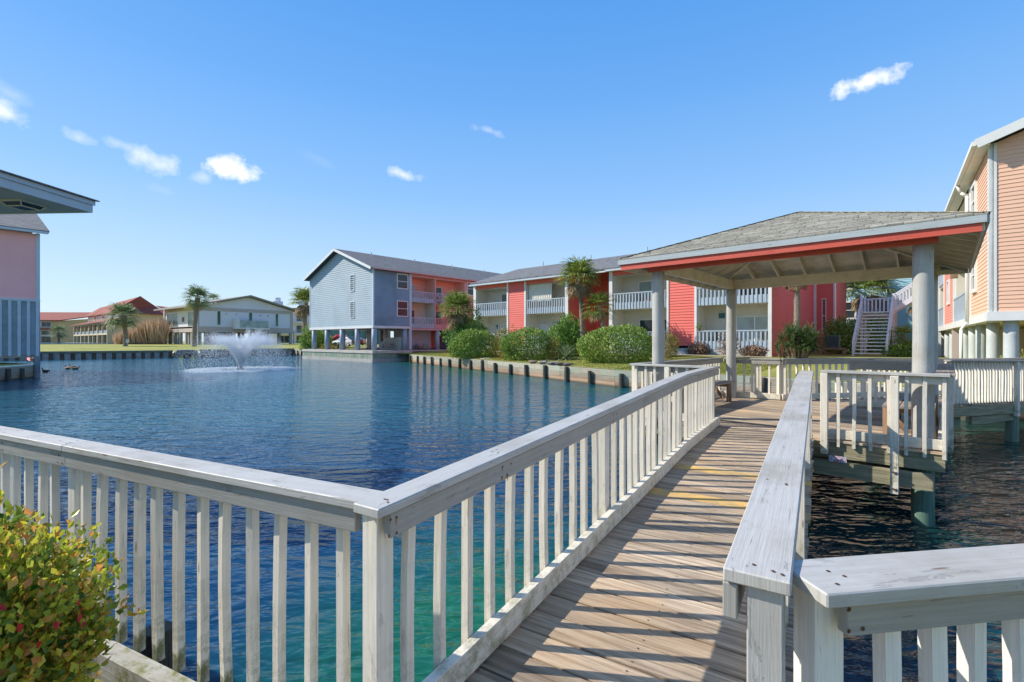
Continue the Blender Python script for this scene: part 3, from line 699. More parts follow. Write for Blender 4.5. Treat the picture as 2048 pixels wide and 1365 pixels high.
# ------------------------------------------------------------------ building parts
def window(T, f, s0, s1, z0, z1, off=.03, fm='trim', gm='glass', sash='h', fw=.1, name='window', n=1):
    mb = MB()
    mb.box(f, s0-fw, s0, off-.05, off+.05, z0-fw, z1+fw); mb.box(f, s1, s1+fw, off-.05, off+.05, z0-fw, z1+fw)
    mb.box(f, s0, s1, off-.05, off+.05, z1, z1+fw); mb.box(f, s0, s1, off-.05, off+.07, z0-fw, z0)
    if sash == 'h': mb.box(f, s0, s1, off-.03, off+.025, (z0+z1)/2-.03, (z0+z1)/2+.03)
    if sash == 'v':
        k = max(2, n)
        for j in range(1, k): c = s0+(s1-s0)*j/k; mb.box(f, c-.035, c+.035, off-.03, off+.025, z0, z1)
    w_ = mb.build(name, M[fm], T); p = MB(); p.quad([f.p(s0, off-.01, z0), f.p(s1, off-.01, z0), f.p(s1, off-.01, z1), f.p(s0, off-.01, z1)])
    p.build('pane', M[gm], w_, normals=False); return w_
def gutter(T, f, s0, s1, z, o=.0, mat='bluetrim', name='gutter'):
    mb = MB(); mb.box(f, s0, s1, o, o+.13, z-.13, z+.02); mb.build(name, M[mat], T)
def rail_panel(T, f, s0, s1, zf, h=1.15, off=.0, mat='balc', skirt=.30, step=.27, name='balcony_railing'):
    mb = MB(); mb.box(f, s0, s1, off-.03, off+.06, zf+h-.09, zf+h); mb.box(f, s0, s1, off-.05, off-.01, zf-.22, zf+skirt)
    n = max(1, int((s1-s0)/step))
    for j in range(n): c = s0+(s1-s0)*(j+.5)/n; mb.box(f, c-.055, c+.055, off-.005, off+.035, zf-.24, zf+h-.09)
    return mb.build(name, M[mat], T)
def bay(T, f, s0, s1, zf, zc, depth=1.8, wall='recess', door=(.45, .95), gm='glass', rail=True, curtain=False, mat='balc', skirt=.35, doorh=2.15):
    mb = MB(); mb.box(f, s0, s1, -depth-.05, -.02, zf-.2, zf)
    b = mb.build('balcony_floor', M['trim'], T)
    mb = MB(); mb.box(f, s0, s1, -depth-.12, -depth, zf, zc); mb.box(f, s0-.02, s0+.05, -depth, -.05, zf, zc); mb.box(f, s1-.05, s1+.02, -depth, -.05, zf, zc); mb.box(f, s0, s1, -depth, -.04, zc, zc+.08)
    mb.build('balcony_recess', M[wall], T)
    L_ = s1-s0
    if door: window(T, f, s0+L_*door[0], s0+L_*door[1], zf+.1, zf+doorh, -depth+.06, 'trim', gm, 'v', .09, 'sliding_door')
    if rail: rail_panel(T, f, s0+.05, s1-.05, zf, mat=mat, skirt=skirt)
def slab_roof(T, pts_eave, ridge, th=.18, mat='shingle', name='roof', fas='trim'):
    """pts_eave: 2 world eave points, ridge: 2 world points (same order)"""
    mb = MB(); a, b = [Vector(p) for p in pts_eave]; c, d = [Vector(p) for p in ridge]; z = Vector((0, 0, th))
    mb.hexa([a, a+z, c+z, c, b, b+z, d+z, d]); return mb.build(name, M[mat], T)
def gable_roof(T, f, s0, s1, oF, oB, zE, zR, over=.0, mat='shingle', rake='trim', th=.2):
    """ridge runs along s; slopes fall to offsets oF (front) and oB (back)"""
    oR = (oF+oB)/2
    mb = MB()
    for (oe) in (oF, oB):
        P = [f.p(s0, oe, zE), f.p(s1, oe, zE), f.p(s1, oR, zR), f.p(s0, oR, zR)]
        n = 1; zt = [(p[0], p[1], p[2]+th) for p in P]
        ll = abs(s1-s0); hh = sqrt((oe-oR)**2+(zR-zE)**2)
        mb.quad(zt, [(0, 0), (ll, 0), (ll, hh), (0, hh)]); mb.quad(P[::-1], [(0, 0)]*4)
        mb.quad([P[0], P[1], zt[1], zt[0]], [(0, 0), (ll, 0), (ll, .01), (0, .01)])
    r = mb.build('roof', M[mat], T)
    for s in (s0, s1):
        for oe in (oF, oB):
            e = -.03 if s == s0 else .03
            rk = MB(); rk.bar(f.p(s+e, oe, zE+th/2-.05), f.p(s+e, oR, zR+th/2-.05), .06, .30); rk.build('rake_board', M[rake], r)
    return r
# ------------------------------------------------------------------ red building
RZ1, RZ2, REV, RB = 2.09, 5.37, 8.5, 36.8
f = WF(site(0, RB)[:2], TA)
A = lambda px, b=RB: a_at(px, b)
T = thing('apartment_building', 'long two-storey coral red apartment building with grey balconies and grey roof', 'building', site(A(1300), RB+6, 1.3))
panels = [(A(1016.5), A(1051)), (A(1337), A(1391))]
for s0, s1 in panels: mb = MB(); mb.lap(f, s0, s1, RZ1, REV-.05, .22, .035, .02); mb.build('front_wall', M['red'], T)
aE1, a2, aE2 = A(1137), A(1219), A(1544)
mb = MB(); g = WF(site(aE1, RB)[:2], TB); mb.lap(g, 0, 4.6, 1.3, REV, .22, .035, 0); mb.lap(g, 0, 4.6, REV, 10.0, .22, .035, 0, ext=lambda z: (min(4.6, (z-REV)/.33-.3 if z > REV+.1 else 0), 4.6))
h = WF(site(0, RB+4.6)[:2], TA); mb.lap(h, aE1, a2+.1, 1.3, 10.1, .22, .035, 0)
mb.build('recessed_wall', M['red'], T)
mb = MB(); g2 = WF(site(aE2, RB)[:2], TB); mb.lap(g2, 0, 14, 1.3, REV, .22, .035, 0)
h2 = WF(site(0, RB+14)[:2], TA); aE3 = a_at(1671, RB+14); mb.lap(h2, aE2, aE3, 1.3, REV, .22, .035, 0)
h4 = WF(site(aE3, RB+14)[:2], TB); mb.lap(h4, 0, 6, 1.3, REV, .22, .035, 0)
mb.build('end_wall', M['red'], T)
# gable end on the left (faces the blue building) and back
gl = WF(site(A(949), RB+14.4)[:2], (-TB[0], -TB[1])); mb = MB(); mb.lap(gl, 0, 14.4, 1.3, REV, .165, .02, 0)
mb.lap(gl, 0, 14.4, REV, 10.8, .165, .02, 0, ext=lambda z: (7.2*(z-REV)/2.35, 14.4-7.2*(z-REV)/2.35)); mb.build('side_wall', M['red'], T)
mb = MB(); mb.box(f, A(949), aE2, -14.4, -14.2, 1.3, REV); mb.build('back_wall', M['red'], T)
mb = MB()
for (x0, x1) in ((948, 953), (1014.5, 1017.5), (1049.5, 1052.5), (1131, 1137), (1219, 1225.5), (1334, 1338), (1389.5, 1394), (1537, 1544)):
    mb = MB(); mb.box(f, A(x0), A(x1), -.02, .09, 1.3 if x0 in (1537, 948, 1219, 1131) else RZ1-.2, REV-.02); mb.build('corner_board', M['trim'], T)
bays = [(A(953), A(1015)), (A(1052), A(1131.5)), (A(1225.5), A(1334)), (A(1394), A(1537))]
for s0, s1 in bays: hd = MB(); hd.box(f, s0, s1, -.12, .02, REV-.42, REV-.03); hd.build('header', M['red'], T)
drs = [(.48, .98), (.72, .98), (.33, .80), (.50, .97)]; drl = [(.45, .9), (.70, .98), (.34, .86), (.48, .97)]; gmu = ['glass', 'glass', 'blind', 'glass']; gml = ['blind', 'glass', 'glass', 'blind']
for i, (s0, s1) in enumerate(bays):
    bay(T, f, s0, s1, RZ2, REV-.42, door=drs[i], gm=gmu[i]); bay(T, f, s0, s1, RZ1, RZ2-.24, door=drl[i], gm=gml[i])
# curtain rolled across the second balcony, wall decorations
s0, s1 = bays[1]
mb = MB()
n = 26
for j in range(n): a = s0+.1+(s1-s0)*.60*j/n; b_ = s0+.1+(s1-s0)*.60*(j+1)/n; mb.quad([f.p(a, -.30+.05*(j % 2), RZ2+1.0), f.p(b_, -.30+.05*((j+1) % 2), RZ2+1.0), f.p(b_, -.30+.05*((j+1) % 2), REV-.45), f.p(a, -.30+.05*(j % 2), REV-.45)])
mb.build('balcony_curtain', plain('cream_curtain', (.72, .68, .58), .9, .05), T)
mb = MB(); mb.box(f, s0+.45, s0+1.35, -1.79, -1.74, RZ1+.05, RZ1+2.1); mb.build('front_door', M['trim'], T)
for (px, z, w_, h_, col) in ((969, 4.0, .3, .35, (.05, .15, .4)), (1056+8, 4.0, .25, .3, (.1, .15, .25)), (1413+8, 4.4, .45, .4, (.03, .12, .16)), (1441, 4.15, .4, .35, (.3, .5, .5))):
    mb = MB(); a = A(px); mb.box(f, a, a+w_, -1.79, -1.75, z-h_/2, z+h_/2); mb.bar(f.p(a, -1.77, z+h_/2), f.p(a+w_/2, -1.77, z+h_/2+.2), .012, .012); mb.bar(f.p(a+w_, -1.77, z+h_/2), f.p(a+w_/2, -1.77, z+h_/2+.2), .012, .012)
    mb.build('wall_plaque', plain('plaque', col, .5), T)
mb = MB()
for j, c in enumerate(range(7)): mb.sph(f.p(A(1083)+j*.19, -1.75, 4.25+.06*sin(j)), (.10, .04, .07), 8, 5)
mb.build('wall_ornament', plain('coloured_ornament', (.3, .5, .45), .6, .6, 5), T)
mb = MB(); mb.sph(f.p(A(1084), -1.7, 4.75), .12, 10, 6); mb.sph(f.p(A(1436), -1.7, 4.7), .12, 10, 6); mb.build('porch_light', M['trim'], T)
mb = MB(); mb.box(f, A(949), aE1-.02, -14, .0, 1.0, RZ1-.2); mb.box(f, a2, aE2, -14, .0, 1.0, RZ1-.2); mb.build('foundation', M['found'], T)
mb = MB()
for px in (1375, 1381, 1403): mb.box(f, A(px), A(px)+.16, -.1, .012, 1.55, 1.68)
mb.build('foundation_vent', M['dark'], T)
R = gable_roof(T, f, A(946, 36.2)-.3, aE2+.5, .65, -15.05, REV+.0, 10.95, rake='bluetrim')
mb = MB()
for (x0, x1) in ((947, 1137.5), (1218.5, 1545)): gutter(R, f, A(x0), A(x1), REV+.03, .62)
gutter(R, f, A(1137.5)+.02, A(1218.5)-.02, REV+.0, .50, 'trim')
mb = MB(); mb.box(f, A(947), aE2+.4, 0.02, .62, REV-.05, REV-.02); mb.build('soffit', M['trim'], R)
mb = MB()
for k in range(4): s = A(1030)+k*6.1; mb.tube(f.p(s, -4.6, 10.5), f.p(s, -4.6, 11.1), .06, .06, 8)
mb.build('vent_pipe', M['fixture'], R)
window(T, h2, aE2+ (aE3-aE2)*.42, aE2+(aE3-aE2)*.55, 3.2, 6.2, .03, 'trim', 'glass', 'h', .06)
mb = MB(); mb.box(h2, aE2-.02, aE2+.22, -.02, .08, 1.3, REV); mb.build('corner_board', M['trim'], T)
mb = MB(); mb.box(h2, aE3-.15, aE3, -.02, .06, 1.3, REV); mb.build('corner_board', M['trim'], T)
# ------------------------------------------------------------------ blue and pink building on piles
BZ0, BZ1, BEV, BRD = 3.98, 4.25, 11.0, 13.95
aA, aB, bb = -65.9, -49.9, 31.2
T = thing('apartment_building', 'blue-grey gabled building on round piles over the water with pink balcony side', 'building', site((aA+aB)/2, bb+8, 1.3))
f = WF(site(0, bb)[:2], TA); mid = (aA+aB)/2; hw = (aB-aA)/2
mb = MB(); mb.lap(f, aA, aB, BZ1, BEV, .25, .035, 0); mb.lap(f, aA, aB, BEV, BRD-.15, .25, .035, 0, ext=lambda z: (aA+hw*(z-BEV)/(BRD-BEV), aB-hw*(z-BEV)/(BRD-BEV)))
gbk = WF(site(aA, bb+46)[:2], (-TB[0], -TB[1])); mb.lap(gbk, 0, 46, BZ1, BEV, .3, .02, 0); mb.build('gable_wall', M['blue'], T)
g = WF(site(aB, bb)[:2], TB)
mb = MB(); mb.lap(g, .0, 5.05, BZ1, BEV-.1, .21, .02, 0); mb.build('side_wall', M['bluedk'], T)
mb = MB(); mb.box(f, aB-.22, aB+.03, -.1, .06, BZ1, BEV); mb.build('corner_board', M['bluetrim'], T)
mb = MB(); mb.box(f, aA-.03, aA+.14, -.1, .05, BZ1, BEV); mb.build('corner_board', M['bluetrim'], T)
mb = MB(); mb.box(g, 5.05, 5.4, -.1, .07, 1.4, BEV-.1); mb.build('corner_board', M['bluetrim'], T)
mb = MB(); mb.box(f, aA-.05, aB+.03, -.12, .08, BZ0, BZ1); mb.box(g, .0, 5.05, -.12, .075, BZ0, BZ1+.0); mb.build('floor_beam', M['trim'], T)
mb = MB(); mb.box(f, aA, aB-.13, -46, -.13, BZ0+.02, BZ1); mb.build('floor_slab', M['conc'], T)
window(T, f, -54.98, -54.15, 8.65, 10.55); window(T, f, -54.98, -54.15, 5.35, 7.25)
window(T, g, 3.3, 4.75, 8.95, 10.6); window(T, g, 3.3, 4.75, 5.55, 7.3)
bz_ = [(5.4, 9.1), (9.25, 14.3)]
for i, (s0, s1) in enumerate(bz_):
    bay(T, g, s0, s1, 7.6, BEV-.45, 2.0, 'pinkwall', (.05, .5), 'blind' if i == 0 else 'glass', mat='balc')
    bay(T, g, s0, s1, BZ1+.05, 7.36, 2.0, 'pinkwall' if i else 'recess', (.05, .5), 'glass', mat='balc' if i == 0 else 'pinkrail')
mb = MB(); mb.box(g, 9.1, 9.25, -2, .06, BZ0, BEV-.1); mb.box(g, 14.3, 14.55, -.1, .06, BZ0, BEV-.1); mb.box(g, 5.4, 46, -.1, .05, BEV-.45, BEV-.08); mb.box(g, 5.4, 14.6, -.1, .05, BZ0-.15, BZ0+.05); mb.build('pink_trim', M['pinkrail'], T)
mb = MB(); mb.lap(g, 14.55, 46, 1.4, BEV-.2, .21, .02, 0); mb.build('pink_side_wall', M['pink'], T)
window(T, g, 14.9, 16.2, 8.95, 10.6); window(T, g, 19, 20.4, 8.95, 10.6)
mb = MB()   # outside stair from the upper balcony
for k in range(12): mb.box(g, 9.4+k*.36, 9.76+k*.36, .1, 1.2, 7.5-k*.27, 7.56-k*.27)
for o in (.08, 1.2):
    mb.bar(g.p(9.3, o, 7.45), g.p(13.8, o, 4.1), .06, .28); mb.bar(g.p(9.3, o, 8.55), g.p(13.8, o, 5.2), .06, .10)
    for k in range(13): s = 9.35+k*.36; z = 7.5-k*.268; mb.box(g, s, s+.06, o-.03, o+.03, z-.1, z+1.02)
mb.build('outside_stair', M['pinkrail'], T)
# ground floor: grey wall, red lobby, posts
mb = MB(); mb.lap(g, 5.4, 9.7, 1.35, BZ0-.1, .25, .01, -1.6); mb.build('storage_wall', M['blue'], T)
mb = MB(); mb.lap(g, 9.9, 14.3, 1.35, BZ0-.1, .25, .01, -3.0); mb.build('lobby_wall', M['pink'], T)
mb = MB()
for s in (10.5, 11.2, 11.9, 12.6, 13.3): mb.box(g, s, s+.12, -2.2, -2.1, 1.4, BZ0-.1)
mb.build('lobby_screen', M['brownwood'], T)
for (px, b) in ((628.5, 31.45), (654.5, 31.45), (684.5, 31.45), (715, 31.45), (748.5, 31.45)):
    t = MB(); q = site(a_at(px, b), b); t.tube((q[0], q[1], 1.2), (q[0], q[1], BZ0), .33, .30, 14); t.build('pile', M['bluepole'], T, smooth=True)
for (s, o) in ((4.6, -.3), (9.7, -.2), (14.4, -.2)):
    t = MB(); q = g.p(s, o, 0); t.tube((q[0], q[1], 1.2), (q[0], q[1], BZ0), .3, .27, 14); t.build('pile', M['bluepole'], T, smooth=True)
for b in (35.5, 39.5):
    for a in (-64.6, -61, -57.5, -54): t = MB(); q = site(a, b); t.tube((q[0], q[1], 1.2), (q[0], q[1], BZ0), .28, .27, 10); t.build('pile', M['taupe'], T, smooth=True)
# enclosures below the building
mb = MB(); e = WF(site(0, 37.5)[:2], TA)
mb.lap(e, -57.4, -55.8, 1.35, 3.9, .2, .015, 0); mb.build('white_closet', M['trim'], T)
mb = MB(); mb.box(e, -55.8, -53.2, -.6, -.5, 1.35, BZ0); mb.build('taupe_wall', M['taupe'], T)
mb = MB(); mb.box(e, -53.9, -50.4, 2.0, 2.2, 1.35, 2.9); mb.build('low_wall', M['conc'], T)
mb = MB(); mb.box(e, -56.9, -55.7, .4, 1.1, 1.35, 2.4); mb.build('utility_box', M['bluetrim'], T)
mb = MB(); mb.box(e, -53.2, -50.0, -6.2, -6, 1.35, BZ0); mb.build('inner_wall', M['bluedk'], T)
rf = WF(site(aA, bb)[:2], TB, (-TA[0], -TA[1]))   # s = away; o toward -a
R = gable_roof(T, WF(site(mid, bb)[:2], TB, TA), -.7, 47, hw+.55, -hw-.55, BEV-.18, BRD+.05, rake='trim', th=.2)
gutter(R, g, -.6, 46, BEV-.02, .50, 'pinkrail'); 
mb = MB()
for k in range(5): c = g.p(4+k*7, -6.9, 13.2); mb.tube(c, (c[0], c[1], 14.2), .07, .07, 8)
mb.build('vent_pipe', M['fixture'], R)
# platform over the water
T = thing('water_platform', 'low platform with green-stained slatted skirt below the blue building', 'platform', site(-57.7, 31, 0))
pf = WF(site(0, 30.5)[:2], TA); pg = WF(site(-48.9, 30.5)[:2], TB)
mb = MB(); mb.box(pf, -66.6, -48.9, -12, .0, 1.16, 1.33); mb.build('slab', M['conc'], T)
mb = MB(); mb.box(pf, -66.7, -48.85, .0, .12, 1.02, 1.30); mb.box(pg, -.1, 5.4, .05, .16, 1.02, 1.30); mb.build('edge_board', M['trim2'], T)
mb = MB()
for j in range(118): s = -66.6+j*.15; mb.box(pf, s, s+.14, -.02, .03+random.uniform(0, .012), .2, 1.02)
for j in range(36): s = j*.15; mb.box(pg, s, s+.14, -.02, .05+random.uniform(0, .012), .2, 1.02)
mb.build('slat_skirt', M['greenslat'], T)
mb = MB(); mb.box(pf, -66.62, -48.88, -.1, .09, -.4, .38); mb.box(pg, .0, 5.4, -.1, .11, -.4, .38); mb.build('footing', M['conc'], T)
# ------------------------------------------------------------------ peach building on the right
PA = radians(38.2); tb = (sin(PA), cos(PA)); ta = (cos(PA), -sin(PA)); C0 = (15.85, 16.05)
T = thing('apartment_building', 'tall peach clapboard building on thick pale piles at the right edge', 'building', (C0[0]+6, C0[1]+4, 1))
f = WF(C0, ta); g = WF(C0, tb, (-ta[0], -ta[1]))
PZ, PE = 3.42, 8.93; W_ = 16
mb = MB(); mb.lap(f, 0.12, W_, PZ, PE, .135, .018, 0)
mb.lap(f, 0, W_, PE, PE+2.9, .135, .018, 0, ext=lambda z: ((z-PE)/.365, W_-(z-PE)/.365)); mb.build('gable_wall', M['peach'], T)
mb = MB(); mb.lap(g, .12, 4.75, PZ, PE, .135, .018, 0); mb.build('side_wall', M['peach'], T)
mb = MB(); mb.box(f, -.02, .17, -.1, .035, PZ-.0, PE+.05); mb.build('corner_board', M['trim'], T)
mb = MB(); mb.box(g, -.035, .14, -.1, .03, PZ, PE+.05); mb.build('corner_board', M['trim'], T)
mb = MB(); mb.box(g, 4.7, 5.0, -.1, .05, PZ-.3, PE); mb.build('corner_board', M['trim'], T)
mb = MB(); mb.box(g, 11.4, 11.75, -.1, .05, PZ-.3, PE); mb.build('corner_board', M['trim'], T)
mb = MB(); mb.box(f, -.06, W_, -.3, .07, PZ-.30, PZ); mb.box(g, -.05, 30, -.3, .06, PZ-.30, PZ-.003); mb.build('floor_beam', M['trim'], T)
mb = MB(); mb.box(f, .1, W_, -30, -.32, PZ-.22, PZ-.02); mb.build('floor_slab', M['soffit'], T)
for i, s in enumerate((.55, 4.2, 7.8, 11.5)):
    t = MB(); c = f.p(s, -.35, 0); t.tube((c[0], c[1], .2), (c[0], c[1], PZ-.3), .20, .19, 18, 6, .04); t.build('pile', M['pilepale'], T, smooth=True)
for s in (2.3, 5.2, 7.6, 10.6, 13.6, 17, 20.5, 24):
    t = MB(); c = g.p(s, -.35, 0); t.tube((c[0], c[1], .2), (c[0], c[1], PZ-.3), .19, .18, 18, 6, .04); t.build('pile', M['pilepale'], T, smooth=True)
for s in (2.4, 5.8, 9.4):
    for o in (-4.2, -9.0): t = MB(); c = f.p(s, o, 0); t.tube((c[0], c[1], .2), (c[0], c[1], PZ-.3), .2, .2, 10); t.build('pile', M['brownwood'], T, smooth=True)
mb = MB(); mb.box(f, 0, W_, -13, -12.8, .8, PZ-.3); mb.box(f, 1, 3, -11, -10.8, .8, PZ-.4); mb.build('inner_wall', M['taupe'], T)
window(T, g, 3.0, 3.95, 7.35, 8.45, fw=.14); window(T, g, 3.0, 3.95, 4.45, 5.6, fw=.14)
for zf in (PZ+.05, PZ+2.9):
    bay(T, g, 5.0, 11.4, zf, zf+2.5, 1.6, 'recess', (.1, .6), 'glass'); bay(T, g, 17.6, 22, zf, zf+2.5, 1.6, 'recess', (.1, .6), 'glass')
mb = MB(); mb.lap(g, 11.75, 17.5, PZ, PE, .15, .02, 0); mb.build('pink_side_wall', M['pink'], T)
mb = MB(); mb.lap(g, 22, 30, PZ, PE, .15, .02, 0); mb.build('pink_side_wall', M['pink'], T)
for z in (4.6, 7.3): window(T, g, 14, 15, z, z+1.2)
mb = MB(); mb.box(g, 22, 22.3, -.1, .06, 1, PE); mb.build('corner_board', M['trim'], T)
mb = MB(); mb.box(g, 17.4, 17.6, -.1, .06, PZ-.3, PE); mb.build('corner_board', M['trim'], T)
R = gable_roof(T, WF((C0[0]+ta[0]*W_/2, C0[1]+ta[1]*W_/2), tb, (-ta[0], -ta[1])), -.42, 30.4, W_/2+.36, -W_/2-.36, PE-.02, PE+W_/2*.365+.12, rake='trim', th=.16)
mb = MB(); mb.box(g, -.4, 30, .02, .34, PE-.06, PE-.02); mb.build('soffit', M['trim'], R)
gutter(R, g, -.4, 30, PE+.1, .34, 'trim')
mb = MB(); c = [g.p(4.85, .42, PE), g.p(4.85, .30, PE-.35), g.p(4.85, .12, PE-.5), g.p(4.85, .12, PZ-.2), g.p(4.75, .30, PZ-.5), g.p(4.75, .30, 1.0)]
for p, q in zip(c, c[1:]): mb.tube(p, q, .06, .06, 8)
mb.build('downspout', M['trim'], T, smooth=True)
mb = MB(); mb.box(g, 9.4, 9.7, .02, .3, PZ+2.1, PZ+2.4); mb.build('flood_light', M['brownwood'], T)
# ------------------------------------------------------------------ outside staircase between the buildings
ZS = 1.36; T = thing('staircase', 'tall pale lavender open-tread timber staircase rising between the red and peach buildings', 'stairs', site(-4.3, 42, ZS))
sx0, sx1 = a_at(1709, 42), a_at(1772, 42); f = WF(site(0, 42)[:2], TA); n = 13; run = .36; rise = 3.35/n
for k in range(n):
    t = MB(); t.box(f, sx0, sx1, -(k+1)*run, -k*run-.04, ZS+(k+1)*rise-.085, ZS+(k+1)*rise); t.build('tread', M['white'], T)
mb = MB()
for s in (sx0-.06, sx1+.06):
    mb.bar(f.p(s, .1, ZS+.02), f.p(s, -n*run, ZS+n*rise), .06, .30)
    mb.bar(f.p(s, .1, ZS+1.12), f.p(s, -n*run, ZS+n*rise+1.12), .12, .10)
    for k in range(0, n+1, 1): mb.box(f, s-.03, s+.03, -k*run-.03, -k*run+.03, ZS+k*rise, ZS+k*rise+1.1)
    mb.box(f, s-.07, s+.07, .02, .16, ZS-.2, ZS+1.15)
for s in (sx0-.10, sx1+.10):
    for o in (-n*run, -n*run-2.2): mb.box(f, s-.08, s+.08, o-.08, o+.08, ZS-.2, ZS+n*rise+1.35)
mb.build('stair_frame', M['lav'], T)
ZL = ZS+n*rise; bo = n*run
mb = MB(); mb.box(f, sx0-.1, sx1+.1, -bo-2.25, -bo, ZL-.09, ZL); mb.box(f, sx0-.05, sx1+.05, -bo-2.2, -bo-2.1, ZL-.35, ZL-.1)
mb.box(f, sx0-.1, sx1+.1, -bo-.06, -bo, ZL-.30, ZL-.1); mb.build('landing', M['lav'], T)
rail_panel(T, WF(site(0, 42+bo+2.15)[:2], TA), sx0, sx1, ZL+.05, 1.15, mat='lav', step=.24, skirt=.02, name='landing_railing')
# second flight up to the right
m2 = 12; mb = MB(); rs = 3.2/m2
for o in (-bo-.1, -bo-1.5):
    mb.bar(f.p(sx1, o, ZL), f.p(sx1+m2*.36, o, ZL+m2*rs), .06, .32)
    mb.bar(f.p(sx1, o, ZL+1.15), f.p(sx1+m2*.36, o, ZL+m2*rs+1.15), .08, .12)
    for k in range(m2*2): s = sx1+.1+k*.18; mb.box(f, s-.03, s+.03, o-.02, o+.02, ZL+k*rs/2, ZL+k*rs/2+1.12)
for k in range(m2): mb.box(f, sx1+k*.36, sx1+(k+1)*.36, -bo-1.5, -bo-.1, ZL+(k+1)*rs-.05, ZL+(k+1)*rs)
mb.box(f, sx1+m2*.36, sx1+m2*.36+2, -bo-1.6, -bo, ZL+3.1, ZL+3.2)
for o in (-bo-.1, -bo-1.5): mb.box(f, sx1+m2*.36+1.7, sx1+m2*.36+1.9, o-.1, o+.1, ZS, ZL+4.3)
mb.build('upper_flight', M['lav'], T)
# ------------------------------------------------------------------ pale teal building behind the stairs
T = thing('apartment_building', 'pale teal building with white window frames behind the staircase', 'building', site(-3, 60, 1.5))
f = WF(site(0, 58)[:2], TA); s0, s1 = a_at(1681, 58), a_at(1860, 58)
mb = MB(); mb.lap(f, s0, s1, 1.5, 10.2, .2, .02, 0); e = WF(site(s0, 58)[:2], TB, (-TA[0], -TA[1])); mb.lap(e, 0, 12, 1.5, 10.2, .2, .02, 0); mb.build('wall', M['teal'], T)
mb = MB(); mb.box(f, s0-.5, s0, -.1, .1, 1.5, 10.2); mb.build('corner_board', M['trim'], T)
mb = MB(); mb.box(f, a_at(1671, 58), s0-.5, -2.5, -2.4, 1.5, 10.2); mb.build('corner_board', M['trim'], T)
for z in (4.75, 7.7): window(T, f, a_at(1686, 58), a_at(1709, 58), z, z+1.5, fw=.16); window(T, f, a_at(1752, 58), a_at(1775, 58), z, z+1.5, fw=.16)
mb = MB(); mb.box(f, a_at(1664, 58), s0-.5, -2.4, 0, 4.1, 4.3); mb.box(f, a_at(1664, 58), s0-.5, -2.4, 0, 7.4, 7.6); mb.build('balcony_floor', M['trim'], T)
for z in (4.3, 7.6): rail_panel(T, f, a_at(1664, 58), s0-.5, z, 1.1)
gable_roof(T, f, s0-5, s1+.5, .6, -12.6, 10.2, 12.6)
# ------------------------------------------------------------------ pink building at the left edge
T = thing('apartment_building', 'pink clapboard building with slatted blue-grey lower screen at the left edge', 'building', site(-49, -3, .8))
g = WF(site(-45.3, -12)[:2], TB); Lp = 14.9
mb = MB(); mb.lap(g, 0, Lp-.17, 5.25, 9.62, .14, .02, 0); mb.build('wall', M['pink2'], T)
mb = MB(); mb.lap(WF(site(-45.3, -12+Lp)[:2], (-TA[0], -TA[1])), .08, 12, .9, 9.6, .14, .02, 0); mb.build('end_wall', M['pink2'], T)
mb = MB(); mb.box(g, Lp-.17, Lp+.02, -.15, .05, 5.2, 9.65); mb.build('corner_board', M['bluetrim'], T)
mb = MB(); mb.box(g, 0, Lp+.03, -.1, .09, 5.08, 5.24); mb.build('corner_board', M['bluetrim'], T)
sl_ = MB(); k = 0; s = .1
while s < Lp-.1:
    sl_.box(g, s, s+.155, .02, .075, 1.46+random.uniform(-.02, .02), 5.08); s += .43
sl_.build('vertical_slats', M['bluetrim'], T)
mb = MB(); mb.box(g, 0, Lp, -.06, .018, 1.52, 5.08); mb.build('screen_panel', M['bluedk2'], T)
for s in (Lp-.12, Lp-4.2, Lp-8.4): c = g.p(s, -.12, 0); mb = MB(); mb.tube((c[0], c[1], -.6), (c[0], c[1], 5.2), .17, .15, 12); mb.build('pile', M['bluepole'], T, smooth=True)
mb = MB(); mb.box(g, 0, Lp-.2, -9, -.08, 1.35, 1.5); mb.build('floor_slab', M['conc'], T)
R = slab_roof(T, (g.p(-.3, .45, 9.72), g.p(Lp+.45, .45, 9.72)), (g.p(-.3, -6, 12.2), g.p(Lp+.1, -6, 12.2)), .12); 
slab_roof(R, (g.p(Lp+.2, -12, 9.72), g.p(-.3, -12, 9.72)), (g.p(Lp+.1, -6.02, 12.2), g.p(-.3, -6.02, 12.2)), .12, name='roof_slope')
gutter(R, g, -.3, Lp+.4, 9.74, .42)
# ------------------------------------------------------------------ near eave, upper left
T = thing('pavilion_roof', 'overhanging roof corner with pale blue fascia and a soffit light at top left', 'roof', (-12, 6, .6))
d1 = Vector((-.061, -1)).normalized(); d2 = Vector((-1, .061)).normalized(); Cn = Vector((-8.93, 10.3)); ZSf = 5.2
def Q(u, v, z): p = Cn+d1*u+d2*v; return (p.x, p.y, z)
mb = MB(); mb.quad([Q(.02, .02, ZSf), Q(3.4, .02, ZSf), Q(3.4, 6, ZSf), Q(.02, 6, ZSf)]); mb.build('soffit', M['eave'], T)
mb = MB()
mb.hexa([Q(0, 0, ZSf-.02), Q(0, 0, ZSf+.16), Q(0, .025, ZSf+.16), Q(0, .025, ZSf-.02), Q(3.4, 0, ZSf-.02), Q(3.4, 0, ZSf+.16), Q(3.4, .025, ZSf+.16), Q(3.4, .025, ZSf-.02)])
mb.hexa([Q(-.03, -.03, ZSf+.14), Q(-.03, -.03, ZSf+.23), Q(-.03, .0, ZSf+.23), Q(-.03, .0, ZSf+.14), Q(3.4, -.03, ZSf+.14), Q(3.4, -.03, ZSf+.23), Q(3.4, .0, ZSf+.23), Q(3.4, .0, ZSf+.14)])
